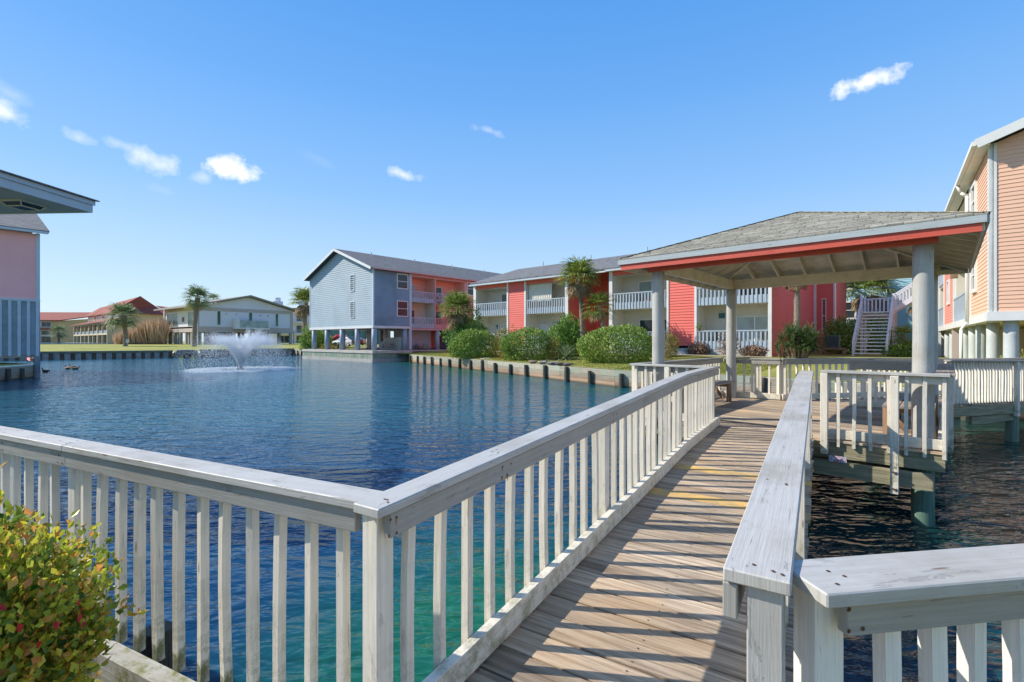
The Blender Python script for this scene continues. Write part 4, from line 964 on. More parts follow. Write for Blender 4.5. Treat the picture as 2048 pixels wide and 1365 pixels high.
mb.hexa([Q(0, .026, ZSf-.02), Q(0, .026, ZSf+.22), Q(.025, .026, ZSf+.22), Q(.025, .026, ZSf-.02), Q(0, 6, ZSf-.02), Q(0, 6, ZSf+.22), Q(.025, 6, ZSf+.22), Q(.025, 6, ZSf-.02)])
mb.build('fascia', M['fascia_b'], T)
mb = MB(); mb.hexa([Q(-.08, -.08, ZSf+.23), Q(-.08, -.08, ZSf+.255), Q(-.08, 6, ZSf+1.1), Q(-.08, 6, ZSf+1.05), Q(3.4, -.08, ZSf+.23), Q(3.4, -.08, ZSf+.255), Q(3.4, 6, ZSf+1.1), Q(3.4, 6, ZSf+1.05)]); mb.build('roof_shingles', M['shingle'], T)
mb = MB(); u0, u1, v0, v1 = .45, .95, .55, 1.0; zl = ZSf-.10
for (a, b) in (((u0, v0), (u1, v0)), ((u1, v0), (u1, v1)), ((u1, v1), (u0, v1)), ((u0, v1), (u0, v0))):
    mb.bar(Q(*a, ZSf-.015), Q(*b, ZSf-.015), .03, .03)
    c = ((u0+u1)/2, (v0+v1)/2); sa_ = (c[0]+(a[0]-c[0])*.72, c[1]+(a[1]-c[1])*.72); sb_ = (c[0]+(b[0]-c[0])*.72, c[1]+(b[1]-c[1])*.72)
    mb.bar(Q(*sa_, zl), Q(*sb_, zl), .02, .02); mb.bar(Q(*a, ZSf-.02), Q(*sa_, zl), .02, .02)
L1 = mb.build('soffit_light', M['fixture'], T)
mb = MB(); mb.hexa([Q(u0+.02, v0+.02, ZSf-.01), Q(u0+.02, v1-.02, ZSf-.01), Q(u0+.08, v1-.09, zl), Q(u0+.08, v0+.09, zl), Q(u1-.02, v0+.02, ZSf-.01), Q(u1-.02, v1-.02, ZSf-.01), Q(u1-.08, v1-.09, zl), Q(u1-.08, v0+.09, zl)]); mb.build('glass_box', M['glass'], L1)
mb = MB(); mb.hexa([Q(1.6, 3.6, .3), Q(1.6, 3.75, .3), Q(1.6, 3.75, ZSf), Q(1.6, 3.6, ZSf), Q(3.4, 3.6, .3), Q(3.4, 3.75, .3), Q(3.4, 3.75, ZSf), Q(3.4, 3.6, ZSf)]); mb.build('wall', M['stucco'], T)
# ------------------------------------------------------------------ footbridge decks
def planks(mb, org, du, dv, u0, u1, v0fn, v1fn, zfn, wd=.142, gap=.011, th=.036, skip=None, nails=None, pick=None):
    """planks run along dv (from v0 to v1) and are laid one after another along du"""
    u = u0; k = 0; org = Vector(org); du = Vector(du); dv = Vector(dv)
    while u < u1:
        ua, ub = u+gap/2, u+wd-gap/2; um = (ua+ub)/2; va, vb = v0fn(um), v1fn(um)
        va += random.uniform(-.012, .012); vb += random.uniform(-.012, .012)
        if vb-va > .1:
            dz = random.uniform(-.0022, .0022); sk = random.uniform(-.0018, .0018)
            def P(uu, vv, top): 
                q = org+du*uu+dv*vv; return (q.x, q.y, zfn(uu)+(0 if top else -th)+dz+sk*(1 if uu == ua else -1))
            m = pick(k, um) if pick else mb
            m.hexa([P(ua, va, 0), P(ua, va, 1), P(ub, va, 1), P(ub, va, 0), P(ua, vb, 0), P(ua, vb, 1), P(ub, vb, 1), P(ub, vb, 0)])
            if nails is not None:
                for vv in (va+.09, (va+vb)/2, vb-.09):
                    for uu in (ua+.03, ub-.03):
                        q = org+du*(uu+random.uniform(-.006, .006))+dv*(vv+random.uniform(-.015, .015)); z = zfn(uu)+dz+.0028
                        nails.quad([(q.x+.0055*cos(t), q.y+.0055*sin(t), z) for t in (0, 1.05, 2.1, 3.14, 4.2, 5.25)])
        u += wd; k += 1
T = thing('footbridge', 'weathered grey plank footbridge with two yellow boards leading to the gazebo', 'footbridge', br(1.2, -.8, 0))
mb = MB(); yl = MB(); nl = MB()
planks(mb, (0, 0), BD, BN, -1.6, 8.62, lambda u: nL-.03 if u > 1.1 else -1.5, lambda u: nR+.10 if u > .75 else 2.5, bz, wd=.186, nails=nl,
       pick=lambda k, u: yl if (4.76 < u < 4.947 or 5.69 < u < 5.876) else mb)
db_ = mb.build('deck_boards', M['deck'], T, bevel=.0025); yl.build('yellow_boards', M['yellow'], T)['label'] = 'two deck boards painted yellow'
absorb(db_, nl.build('n', M['rust'], T, normals=False))
st = MB()
for n in (nL+.05, -.83, nR+.02):
    st.bar(br(-1.5, n, bz(0)-.16), br(1.2, n, bz(1.2)-.16), .045, .23); st.bar(br(1.2, n, bz(1.2)-.16), br(6.4, n, ZG-.16), .045, .23); st.bar(br(6.4, n, ZG-.16), br(8.7, n, ZG-.16), .045, .23)
st.build('stringers', M['treated'], T)
for d in (1.25, 3.1, 4.9, 6.6, 8.2):
    for n in (nL+.02, nR-.04):
        t = MB(); t.tube(br(d, n, -.8), br(d, n, bz(d)-.05), .07, .065, 12, 3, .1); t.build('pile', M['greenpile'], T)
    t = MB(); t.bar(br(d, nL-.05, bz(d)-.34), br(d, nR+.07, bz(d)-.34), .05, .13); t.build('cross_beam', M['treated'], T)
# chipped block ends at the right-hand corner post, and its doubled post
if 0: T = thing('corner_post', 'grey square corner post under the cap of the right footbridge railing', 'post', (.63, 1.30, .3))
# ------------------------------------------------------------------ gazebo
W0, W1 = -4.36, -.02          # site a range of the deck (a = -w)
U0, U1 = 8.25, 12.92
G = thing('gazebo', 'open square gazebo with hipped grey shingle roof and red fascia over the pond', 'gazebo', site(-2.2, 10.6, ZG))
mb = MB()
o_ = site(0, 0); planks(mb, (0, 0), TB, TA, U0+.0, U1, lambda u: W0, lambda u: W1, lambda u: ZG, wd=.146)
mb.build('deck_boards', M['deck'], G, bevel=.0025)
mb = MB()
for b in [U0+.05, U1-.05]: mb.bar(site(W0, b, ZG-.15), site(W1, b, ZG-.15), .045, .22)
for a in [W0+.03, -3.6, -2.9, -2.2, -1.5, -.8, W1-.03]: mb.bar(site(a, U0+.08, ZG-.15), site(a, U1-.08, ZG-.15), .042, .215)
for b in (8.72, 12.6): mb.bar(site(W0-.05, b, ZG-.33), site(W1-.05, b, ZG-.33), .06, .19)
mb.bar(site(-1.45, 8.22, ZG-.40), site(-.13, 8.22, ZG-.40), .05, .21)
mb.build('joists', M['treated'], G)
cols = [(-.245, 8.56, .110, .122), (-4.02, 8.56, .110, .120), (-4.04, 12.72, .110, .118), (-.245, 12.72, .11, .115)]
Ztop = 3.74
for (a, b, r0, r1) in cols:
    mb = MB(); x0, y0, _ = site(a, b); mb.tube((x0, y0, ZG-.12), (x0, y0, Ztop), r1, r0, 20, 14, .07); mb.build('column', M['pole'], G, smooth=True)
    mb = MB(); mb.tube((x0, y0, -1.0), (x0, y0, ZG-.12), r1*1.03, r1*1.02, 16, 8, .08)
    mb.build('pile', M['greenpile'], G, smooth=True)
aL, aR, bF, bB = -4.02, -.245, 8.56, 12.72
BH = .235
mb = MB(); mb.bar(site(aL-.16, bF-.105, Ztop+BH/2), site(aR+.16, bF-.105, Ztop+BH/2), .05, BH); mb.build('front_beam', M['red_beam'], G)
mb = MB()
mb.bar(site(aL-.14, bB+.05, Ztop+BH/2), site(aR+.14, bB+.05, Ztop+BH/2), .09, BH)
for a in (aL-.0, aR+.0): mb.bar(site(a, bF-.075, Ztop+BH/2-.004), site(a, bB+.0, Ztop+BH/2-.004), .09, BH-.01)
mb.bar(site(aL+.05, bF+.02, Ztop+BH/2+.02), site(aR-.05, bF+.02, Ztop+BH/2+.02), .05, BH-.08)
mb.build('beams', M['soffit'], G)
eF, eB, eL, eR = bF-.40, bB+.42, aL-.60, aR+.60
ZE = 3.99; cx_, cy_ = (eL+eR)/2, (eF+eB)/2; ZA = 4.93
fs = MB(); rd = MB(); ft = .15
E = [(eL, eF), (eR, eF), (eR, eB), (eL, eB)]
# fascia: grey upper board on all sides; a red board below it along the front
for i in range(4):
    p, q = E[i], E[(i+1) % 4]; d = Vector((q[0]-p[0], q[1]-p[1])).normalized(); n_ = Vector((d.y, -d.x))
    fs.bar(site(p[0]-d.x*.0+n_.x*.012, p[1]+n_.y*.012, ZE-.06), site(q[0]+n_.x*.012, q[1]+n_.y*.012, ZE-.06), .03, .09)
fs.build('fascia', M['fascia'], G)
rd.bar(site(eL+.04, eF+.015, ZE-.155), site(eR-.04, eF+.015, ZE-.155), .03, .105); rd.build('red_fascia', M['red_beam'], G)
fs = MB()
for (p, q) in (((eR-.03, eF+.04), (eR-.03, eB-.03)), ((eL+.03, eF+.04), (eL+.03, eB-.03)), ((eL+.05, eB-.02), (eR-.05, eB-.02))):
    fs.bar(site(*p, ZE-.15), site(*q, ZE-.15), .03, .10)
fs.build('inner_fascia', M['soffit'], G)
# roof boarding (underside) and rafters
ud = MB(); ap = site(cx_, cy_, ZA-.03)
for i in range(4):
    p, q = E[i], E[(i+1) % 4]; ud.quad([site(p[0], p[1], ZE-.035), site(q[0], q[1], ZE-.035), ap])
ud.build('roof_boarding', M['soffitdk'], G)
for i in range(4):
    p, q = Vector(E[i]), Vector(E[(i+1) % 4]); k = 9
    for j in range(1, k):
        t = j/k; e = p.lerp(q, t); mid = p.lerp(q, .5); dirn = (Vector((cx_, cy_))-mid); dn = dirn.normalized(); L_ = dirn.length
        run = L_*(1-abs(2*t-1)); tp = e+dn*run*.97; zt = ZE-.06+(ZA-ZE)*(1-abs(2*t-1))*.97
        r_ = MB(); r_.bar(site(e.x+dn.x*.04, e.y+dn.y*.04, ZE-.115), site(tp.x, tp.y, zt-.055), .038, .12); r_.build('rafter', M['soffit'], G)
for e in E:
    r_ = MB(); r_.bar(site(e[0]+(cx_-e[0])*.03, e[1]+(cy_-e[1])*.03, ZE-.12), site(cx_, cy_, ZA-.13), .045, .15); r_.build('hip_rafter', M['soffit'], G)
# shingle courses
sh = MB()
for i in range(4):
    p, q = Vector(E[i]), Vector(E[(i+1) % 4]); A3 = Vector((cx_, cy_)); d = (q-p); Wd = d.length; d.normalize(); mid = (p+q)/2; up2 = (A3-mid); H2 = up2.length; up2.normalize()
    sl = sqrt(H2*H2+(ZA-ZE)**2); nrow = int(sl/.135)
    for r in range(nrow):
        t0 = r/nrow; t1 = min(1, (r+1.35)/nrow); x = random.uniform(-.3, 0)
        def half(t): return Wd/2*(1-t)+.012
        h0, h1 = half(t0), half(t1)
        s = -h0+x*0
        s = -h0
        while s < h0-.01:
            wd = random.choice((.13, .16, .2, .25, .31)); e = min(h0, s+wd); dp = random.choice((0, 0, .018, .03))
            tt = max(0, t0-dp/sl) if r > 0 else -.012
            def Q(ss, t, zo):
                xx = mid+d*ss+up2*(H2*t); return site(xx.x, xx.y, ZE+(ZA-ZE)*t+zo)
            s1_, e1_ = max(-h1, min(h1, s)), max(-h1, min(h1, e)); lift = .017+random.uniform(0, .010)
            a0, b0, b1, a1 = Q(s+.003, tt, lift), Q(e-.003, tt, lift), Q(e1_, t1, .003), Q(s1_, t1, .003)
            sh.quad([a0, b0, b1, a1]) if e1_-s1_ > .005 else sh.quad([a0, b0, b1])
            a2, b2 = Q(s+.003, tt, .0), Q(e-.003, tt, .0); sh.quad([a2, b2, b0, a0])
            s = e
for e in E:   # hip caps
    a = Vector(site(e[0], e[1], ZE+.012)); b = Vector(site(cx_, cy_, ZA+.012)); k = 20
    for j in range(k):
        p = a.lerp(b, j/k); q = a.lerp(b, (j+1.25)/k if j < k-1 else 1); sh.bar(p+Vector((0, 0, .006)), q, .13, .008)
sh.build('roof_shingles', M['shake'], G, normals=False)
# cable tacked along the front beam and a small ceiling fan hub
cb = MB(); prev = None
for j in range(41):
    t = j/40; a = -3.3+2.6*t; z = Ztop+.20-.10*abs(sin(t*pi*2)); c = site(a, bF-.137, z)
    if prev: cb.tube(prev, c, .006, .006, 5, 1, 0, False)
    prev = c
cb.build('cable', M['fixture'], G)
mb = MB(); c = site(cx_-.05, cy_-1.05, 3.86); mb.tube((c[0], c[1], 3.97), (c[0], c[1], 4.3), .03, .03, 8); mb.tube((c[0], c[1], 3.90), (c[0], c[1], 3.97), .13, .15, 16); mb.build('lamp', M['soffit'], G)
def gr(label, pts, side, **k):
    k.setdefault('bal_z', -.13); return railing('railing', label, [site(a, b, ZG) for a, b in pts], side, **k)
gr('short gazebo railing left of the footbridge end, over the water', [(W0, U0), (-2.86, U0)], 1, posts=(.68,), capw=.14, cap_ext=(.05, .02), bal_step=.19, start=.06)
gr('short gazebo railing right of the footbridge with long posts and open rail backs', [(-1.36, U0), (W1, U0)], 1, posts=(.04,), capw=.14, cap_ext=(0, .05), beamm='cream', bal_step=.187, start=.20, post_low=-.2, bal_z=-.09)
gr('railing along the left side of the gazebo', [(W0, U0+.08), (W0, U1)], -1, posts=(.05, 1.5, 3.0), capm='beam')
gr('railing with square corner post along the back of the gazebo', [(W0+.1, U1), (-2.96, U1)], -1, posts=(.75, 1.36), capm='beam', bal_step=.19)
gr('back railing of the gazebo beside the big front column', [(-1.59, U1-.1), (-.40, U1-.1)], -1, posts=(.05,), beam_h=.15, capm='beam')
gr('railing along the right side of the gazebo', [(W1, U0+.06), (W1, 12.0)], 1, posts=(1.8, 3.6), capm='deck_old', capw=.2)
# long post of the front right railing with bolts
T = thing('support_post', 'cream square post bolted to the beam below the gazebo deck', 'post', site(-.52, 8.16, .4))
mb = MB(); q = site(-.52, 8.152); mb.bar((q[0], q[1], ZG-.60), (q[0], q[1], ZG+.955), .09, .09, up=(TB[0], TB[1], 0)); mb.build('post', M['cream'], T, bevel=.004)
mb = MB()
for z in (.50, .72):
    for a in (-.53, -.50): c = site(a, 8.10, z); mb.tube(c, (c[0]-TB[0]*.015, c[1]-TB[1]*.015, z), .012, .012, 6)
mb.build('bolts', M['rust'], T)
# benches
def bench(label, a0, a1, b0, b1, along):
    c = site((a0+a1)/2, (b0+b1)/2, ZG); T = thing('bench', label, 'bench', c, 'gazebo benches')
    zs = ZG+.46
    if along == 'b':
        for k in range(3):
            w3 = (a1-a0)/3; mb = MB(); mb.bar(site(a0+w3*(k+.5), b0, zs), site(a0+w3*(k+.5), b1, zs), w3-.012, .038); mb.build('seat_board', M['deck_old'], T, bevel=.003)
        for b in (b0+.25, b1-.25):
            for a in (a0+.05, a1-.06): mb = MB(); mb.bar(site(a, b, ZG), site(a, b, zs-.02), .085, .085); mb.build('leg', M['brownwood'], T)
            mb = MB(); mb.bar(site(a0+.02, b, zs-.065), site(a1-.02, b, zs-.065), .04, .09); mb.bar(site(a0+.09, b, ZG+.33), site(a0+.30, b, ZG+.06), .04, .07); mb.build('brace', M['brownwood'], T)
    else:
        for k in range(3):
            w3 = (b1-b0)/3; mb = MB(); mb.bar(site(a0, b0+w3*(k+.5), zs), site(a1, b0+w3*(k+.5), zs), w3-.012, .038); mb.build('seat_board', M['deck_old'], T, bevel=.003)
        for a in (a0+.3, a1-.3):
            for b in (b0+.06, b1-.06): mb = MB(); mb.bar(site(a, b, ZG), site(a, b, zs-.02), .085, .085); mb.build('leg', M['brownwood'], T)
            mb = MB(); mb.bar(site(a, b0+.02, zs-.065), site(a, b1-.02, zs-.065), .04, .09); mb.build('brace', M['brownwood'], T)
    return T
bench('grey plank bench with brown legs beside the far gazebo column', -4.2, -3.72, 8.8, 12.0, 'b')
bench('plank bench with brown legs behind the right front railing', -.72, -.12, 8.95, 11.3, 'b')
# ------------------------------------------------------------------ walkway to the right shore
WP = [(7.35, 11.75), (9.0, 12.15), (12.4, 13.3), (16.8, 14.8)]
WT = thing('walkway', 'timber walkway on piles between the gazebo and the right shore', 'walkway', (9, 11.5, 0))
mb = MB()
zw = [ZG, ZG, ZG-.06, ZG-.08]
near = [(8.25, 9.9), (9.55, 10.75), (12.85, 11.95), (17.4, 13.5)]; far = [(6.43, 11.57), (9.1, 12.15), (12.4, 13.25), (16.8, 14.8)]
mb.quad([(*far[0], ZG-.004), (*near[0], ZG-.004), (*near[1], ZG-.004), (*far[1], ZG-.004)])
for i in range(1, 3):
    n = 22
    for j in range(n):
        a = Vector(near[i]).lerp(Vector(near[i+1]), j/n+.003); b = Vector(near[i]).lerp(Vector(near[i+1]), (j+1)/n-.003)
        c = Vector(far[i]).lerp(Vector(far[i+1]), (j+1)/n-.003); e = Vector(far[i]).lerp(Vector(far[i+1]), j/n+.003)
        z = zw[i]+(zw[i+1]-zw[i])*j/n
        mb.hexa([(a.x, a.y, z-.04), (a.x, a.y, z), (b.x, b.y, z), (b.x, b.y, z-.04), (e.x, e.y, z-.04), (e.x, e.y, z), (c.x, c.y, z), (c.x, c.y, z-.04)])
mb.build('deck_boards', M['deck'], WT)
mb = MB()
for P in (near, far):
    for i in range(0 if P is near else 0, 3): mb.bar((*P[i], zw[i]-.17), (*P[i+1], zw[i+1]-.17), .05, .22)
mb.build('stringers', M['treated'], WT)
for (x, y) in ((12.25, 11.85), (9.7, 10.9), (15.6, 13.0), (11.9, 13.2), (9.0, 12.2)):
    t = MB(); t.tube((x, y, -.9), (x, y, .85), .13, .12, 14, 5, .1); t.build('pile', M['greenpile'], WT, smooth=True)
t = MB(); t.bar((10.6, 11.18, .60), (12.3, 11.82, .62), .06, .18); t.build('cross_brace', M['treated'], WT)
railing('railing', 'long walkway railing of closely set cream balusters below the peach building', [(9.75, 10.82, ZG-.0), (12.85, 11.95, ZG-.055), (17.4, 13.5, ZG-.06)], 1, beam_side=None,
        posts=(2.55, 5.2), capm='beam', bal_step=.118, beamm='cream', bal_z=.0, bot_z=.0, bot_h=.05, post_low=-.35, bal_sz=.042)
railing('railing', 'far railing of the walkway behind the gazebo', [(6.43, 11.57, ZG), (9.1, 12.15, ZG), (12.4, 13.25, ZG-.06), (16.8, 14.8, ZG-.08)], -1, posts=(.0, 2.7, 6.2), capm='beam', bal_step=.19)
# ------------------------------------------------------------------ clubhouse on piles across the pond
ZC = 1.72
Ac, Cc, Bc = Vector((-65.0, 100.0)), Vector((-52.6, 116.0)), Vector((-81.0, 112.4))
T = thing('clubhouse', 'pale single-storey clubhouse on square piles with low gable roof and strip windows', 'building', (-62, 110, ZC))
f = WF(Ac, Cc-Ac); g = WF(Bc, Ac-Bc); Wf = (Cc-Ac).length; Wg = (Ac-Bc).length
zb, zt, ze = 4.35, 5.5, 9.05
mb = MB(); mb.box(f, 0, Wf, -.3, 0, zt, ze); mb.box(g, 1.6, Wg, -.3, 0, zt, ze); mb.box(f, 0, Wf, -18, -17.8, zb, ze)
hw = Wf/2
mb.quad([f.p(0, -.05, ze), f.p(Wf, -.05, ze), f.p(Wf, -.05, ze+.6), f.p(hw, -.05, 12.2), f.p(0, -.05, ze+.6)]); mb.box(f, Wf-.25, Wf-.02, -18, 0, zb, ze+.6); mb.build('wall', M['stucco'], T)
mb = MB(); mb.box(f, -.05, Wf, -.28, .08, zb, zt); mb.box(g, 0, Wg, -.28, .08, zb, zt-.35); mb.box(f, -.05, Wf, -.28, .06, ze-.25, ze+.5); mb.box(g, 0, Wg, -.2, .02, ze-.1, ze+.7); mb.box(f, Wf-.7, Wf+.02, -.2, .05, zt, ze); mb.box(g, 0, .7, -.3, .05, zb, ze); mb.box(f, -.1, Wf, -17, -.3, zb, zb+.2); mb.build('band', M['taupe'], T)
for s0, s1 in ((2.6, 5.6), (6.1, 9.1), (15.2, 18.4)): window(T, g, s0, s1, zt+.1, ze-.4, .03, 'trim', 'glassg', 'v', .10, n=5)
mb = MB(); mb.box(g, 12.3, 12.8, 0, .3, 6.6, 7.6); mb.build('wall_lamp', M['brownwood'], T)
for s0, z0, z1 in ((3.7, 5.9, 8.9), (10.2, 6.7, 8.9), (16.1, 5.9, 8.9)): window(T, f, s0, s0+.6, z0, z1, .03, 'trim', 'glassg', None, .07)
mb = MB()
for s in (5.4, 7.5, 12.6, 14.3): mb.sph(f.p(s, .1, 8.3), (.25, .12, .2), 8, 5)
mb.build('wall_lamps', M['fixture'], T)
mb = MB(); mb.box(f, 6.7, 14.1, .1, 1.5, 5.05, 5.35); mb.box(f, 6.7, 7.6, .05, 1.5, 5.35, 7.2); mb.box(f, 13.8, 14.1, .1, 1.5, 5.35, 7.0); b = mb.build('balcony', M['trim'], T)
mb = MB(); mb.box(f, 7.6, 13.8, 1.42, 1.47, 5.35, 6.95); mb.build('glass_screen', M['blind'], b)
mb = MB()
for i in range(7): s = .35+i*(Wg-.7)/6; mb = MB(); mb.box(g, s-.3, s+.3, -.5, .0, ZC-.4, zb); mb.build('pile', M['conc'], T)
for s in (.5, 3.6, 6.9, 10.6, 14.0, Wf-.4):
    for o in (-.3, -6, -12): mb = MB(); mb.box(f, s-.25, s+.25, o-.25, o+.25, ZC-.4, zb); mb.build('pile', M['conc'], T)
mb = MB(); mb.box(f, 12.2, 14.2, -1.2, -1.0, ZC-.3, zb); mb.build('ground_wall', M['taupe'], T); mb = MB(); mb.box(f, 4.5, 11, -9, -8.8, ZC-.3, zb); mb.build('ground_wall', M['taupe'], T)
mb = MB(); P = lambda s, o, z: f.p(s, o, z)
# roof: two slopes meeting over the middle of the front
bk = -20
for (sa, sb, za, zb_) in ((-2.0, hw, 9.35, 12.35), (hw, Wf+1.2, 12.35, 9.5)):
    mb.hexa([P(sa, 1.1, za), P(sa, 1.1, za+.3), P(sa, bk, za+.3), P(sa, bk, za), P(sb, 1.1, zb_), P(sb, 1.1, zb_+.3), P(sb, bk, zb_+.3), P(sb, bk, zb_)])
mb.build('roof', plain('grey_beige_roof', (.30, .27, .24), .8, .1, 1), T)
# ------------------------------------------------------------------ tan town houses with red roofs, far left
K = Vector((-125.5, 150.0)); E_ = Vector((-174, 192)); tf = (K-E_); f = WF(E_, tf); Lf = tf.length; ZT = 1.5
sdir = Vector((f.n.x*-1, f.n.y*-1)); sdir = Vector((.80, .60)); g = WF(K, sdir, (.60, -.80)); Lg = 17
T = thing('town_houses', 'row of tan town houses with stepped red tile roofs and loggias at far left', 'building', (K.x-10, K.y+15, ZT))
M['tanlit'] = plain('light_tan_frame', (.70, .56, .36), .8, .05, 1)
mb = MB(); mb.box(g, 0, Lg, -.3, 0, ZT, 8.7); mb.box(g, 2.6, Lg, -.3, 0, 8.7, 11.2)
mb.build('side_wall', M['tan'], T)
nb = 4; bw = Lf/nb
for i in range(nb):
    s0 = i*bw; u = f; st = (nb-1-i)*-.0
    mb = MB()
    for s in (s0, s0+bw/2-.2, s0+bw-.5): mb.box(f, s, s+.45, -.5, .1, ZT, 8.3)
    mb.box(f, s0, s0+bw, -.5, .1, 4.4, 4.9); mb.box(f, s0, s0+bw, -.4, .1, 8.0, 8.4); mb.build('loggia_frame', M['tanlit'], T)
    mb = MB(); mb.box(f, s0, s0+bw, -4.2, -4, ZT, 8.4); mb.box(f, s0+.45, s0+.75, -4, -.4, ZT, 8.4); mb.box(f, s0, s0+bw, -4, -.5, 4.5, 4.7); mb.box(f, s0, s0+bw, -4, 0, ZT-.4, ZT+.1); mb.build('loggia_wall', M['tan'], T)
    window(T, f, s0+2, s0+bw*.45, ZT+.2, 4.1, -3.9, 'trim', 'glass', 'v', .15); window(T, f, s0+bw*.55, s0+bw-2, 4.9, 7.5, -3.9, 'trim', 'glass', 'v', .15)
    mb = MB(); mb.box(f, s0+.5, s0+bw-.5, -.3, -.2, 4.9, 5.9); mb.build('loggia_rail', M['bluedk2'], T)
    mb = MB(); mb.box(f, s0+1.2, s0+bw-.2, -4.4, -4.1, 8.3, 12.3); mb.build('upper_wall', M['tan'], T)
    window(T, f, s0+2.4, s0+bw-2.0, 9.5, 11.3, -4.0, 'trim', 'blind', 'v', .35, n=3)
    mb = MB(); mb.hexa([f.p(s0, .9, 8.35), f.p(s0, .9, 8.6), f.p(s0, -4.1, 10.0), f.p(s0, -4.1, 9.8), f.p(s0+bw, .9, 8.35), f.p(s0+bw, .9, 8.6), f.p(s0+bw, -4.1, 10.0), f.p(s0+bw, -4.1, 9.8)]); mb.build('lower_roof', M['redroof'], T)
    o = -3.2; zz = 12.0-.15*i; ro = -8.2-.35*(i % 2); rz_ = 16.2+.25*i
    mb = MB(); mb.hexa([f.p(s0+.3, o+.0, zz), f.p(s0+.3, o, zz+.35), f.p(s0-1.0, ro, rz_), f.p(s0-1.0, ro, rz_-.35), f.p(s0+bw+.2, o, zz), f.p(s0+bw+.2, o, zz+.35), f.p(s0+bw-.1, ro, rz_), f.p(s0+bw-.1, ro, rz_-.35)])
    mb.build('upper_roof', M['redroof'], T)
mb = MB(); G_ = lambda s, o, z: g.p(s, o, z)
pk_ = f.p(Lf+.0, -8.2, 17.0)
mb.quad([G_(.5, .7, 11.3), G_(17, .7, 10.9), G_(12, -4, 14.0), pk_]); mb.quad([f.p(Lf, -3.2, 11.6), G_(.5, .7, 11.3), pk_]); mb.quad([G_(12, -4, 14.2), G_(17, .7, 10.9), G_(24, -10, 12.5), G_(16, -10, 14.2)])
mb.build('hip_roof', M['redroof'], T, normals=False)
for s in (4.5, 9.2, 13.5): window(T, g, s, s+1.6, 4.6, 7.4, .05, 'trim', 'blind' if s > 20 else 'glass', 'v', .4)
mb = MB(); mb.box(g, 0, Lg, .0, .25, 8.1, 8.5); mb.build('string_course', plain('brown_band', (.26, .17, .12), .8), T)
T = thing('quay_wall', 'low pale quay wall in front of the tan town houses', 'wall', (E_.x, E_.y, 0)); mb = MB(); mb.box(f, -4, Lf*.86, 1.5, 2.0, .6, ZT+.4); mb.box(f, Lf*.86, Lf+12, 1.4, 1.9, .6, ZT+.35); mb.build('wall', M['conc'], T)
# farther tan block
T = thing('town_houses', 'distant tan block with low red roof behind the lagoon, leftmost', 'building', (-205, 210, 1.5))
f2 = WF((-232, 215), (1, .04)); mb = MB(); mb.box(f2, 0, 30, -12, 0, 1.4, 11.5); mb.quad([f2.p(30, 0, 1.4), f2.p(48, -13, 1.4), f2.p(48, -13, 14), f2.p(30, 0, 11.5)]); mb.build('wall', M['tan'], T)
mb = MB(); mb.hexa([f2.p(-1, 1, 11.4), f2.p(-1, 1, 11.8), f2.p(3, -12, 16), f2.p(3, -12, 15.6), f2.p(31, 1, 11.4), f2.p(31, 1, 11.8), f2.p(47, -12, 16), f2.p(47, -12, 15.6)]); mb.hexa([f2.p(-1, 2.2, 7.6), f2.p(-1, 2.2, 7.8), f2.p(-1, 0, 8.4), f2.p(-1, 0, 8.2), f2.p(30, 2.2, 7.6), f2.p(30, 2.2, 7.8), f2.p(30, 0, 8.4), f2.p(30, 0, 8.2)]); mb.build('roof', M['redroof'], T)
for s in (3, 10, 22): window(T, f2, s, s+4, 8.8, 10.9, .05, 'trim', 'glass', 'v', .2); window(T, f2, s, s+4, 5.2, 7.0, .05, 'trim', 'glass', 'v', .2); window(T, f2, s, s+4, 1.9, 4.4, .05, 'tanlit', 'glass', 'v', .2)
mb = MB(); mb.box(f2, 0, 30, 1.8, 2.0, 4.5, 5.2); mb.build('balcony', M['tanlit'], T)
# pale condo with balconies between the clubhouse and the blue building
T = thing('apartment_building', 'distant off-white condo with balconies and chimneys beyond the court fence', 'building', (-72, 160, 1.8))
f3 = WF((-92, 158), (1, -.12)); mb = MB(); mb.box(f3, 10, 36, -14, 0, 1.6, 12.5); mb.build('wall', M['stucco'], T)
for z in (4.8, 8.4): rail_panel(T, f3, 16, 30, z, 1.2, 1.8, 'trim2', .1, .6); mb = MB(); mb.box(f3, 16, 30, 0, 1.8, z-.3, z); mb.build('balcony_floor', M['trim'], T)
for s in (17, 23): 
    for z in (1.9, 5.2, 8.8): window(T, f3, s, s+3.5, z, z+2.2, .05, 'trim', 'glass', 'v', .15)
mb = MB(); mb.box(f3, 9, 37, -15, 1, 12.5, 13); mb.build('roof', M['shingle'], T)
for s in (13, 22): mb = MB(); mb.box(f3, s, s+2.2, -5, -3, 13, 15.6); mb.box(f3, s+.5, s+1.7, -4.5, -3.5, 15.6, 16.8); mb.build('chimney', M['stucco'], T)
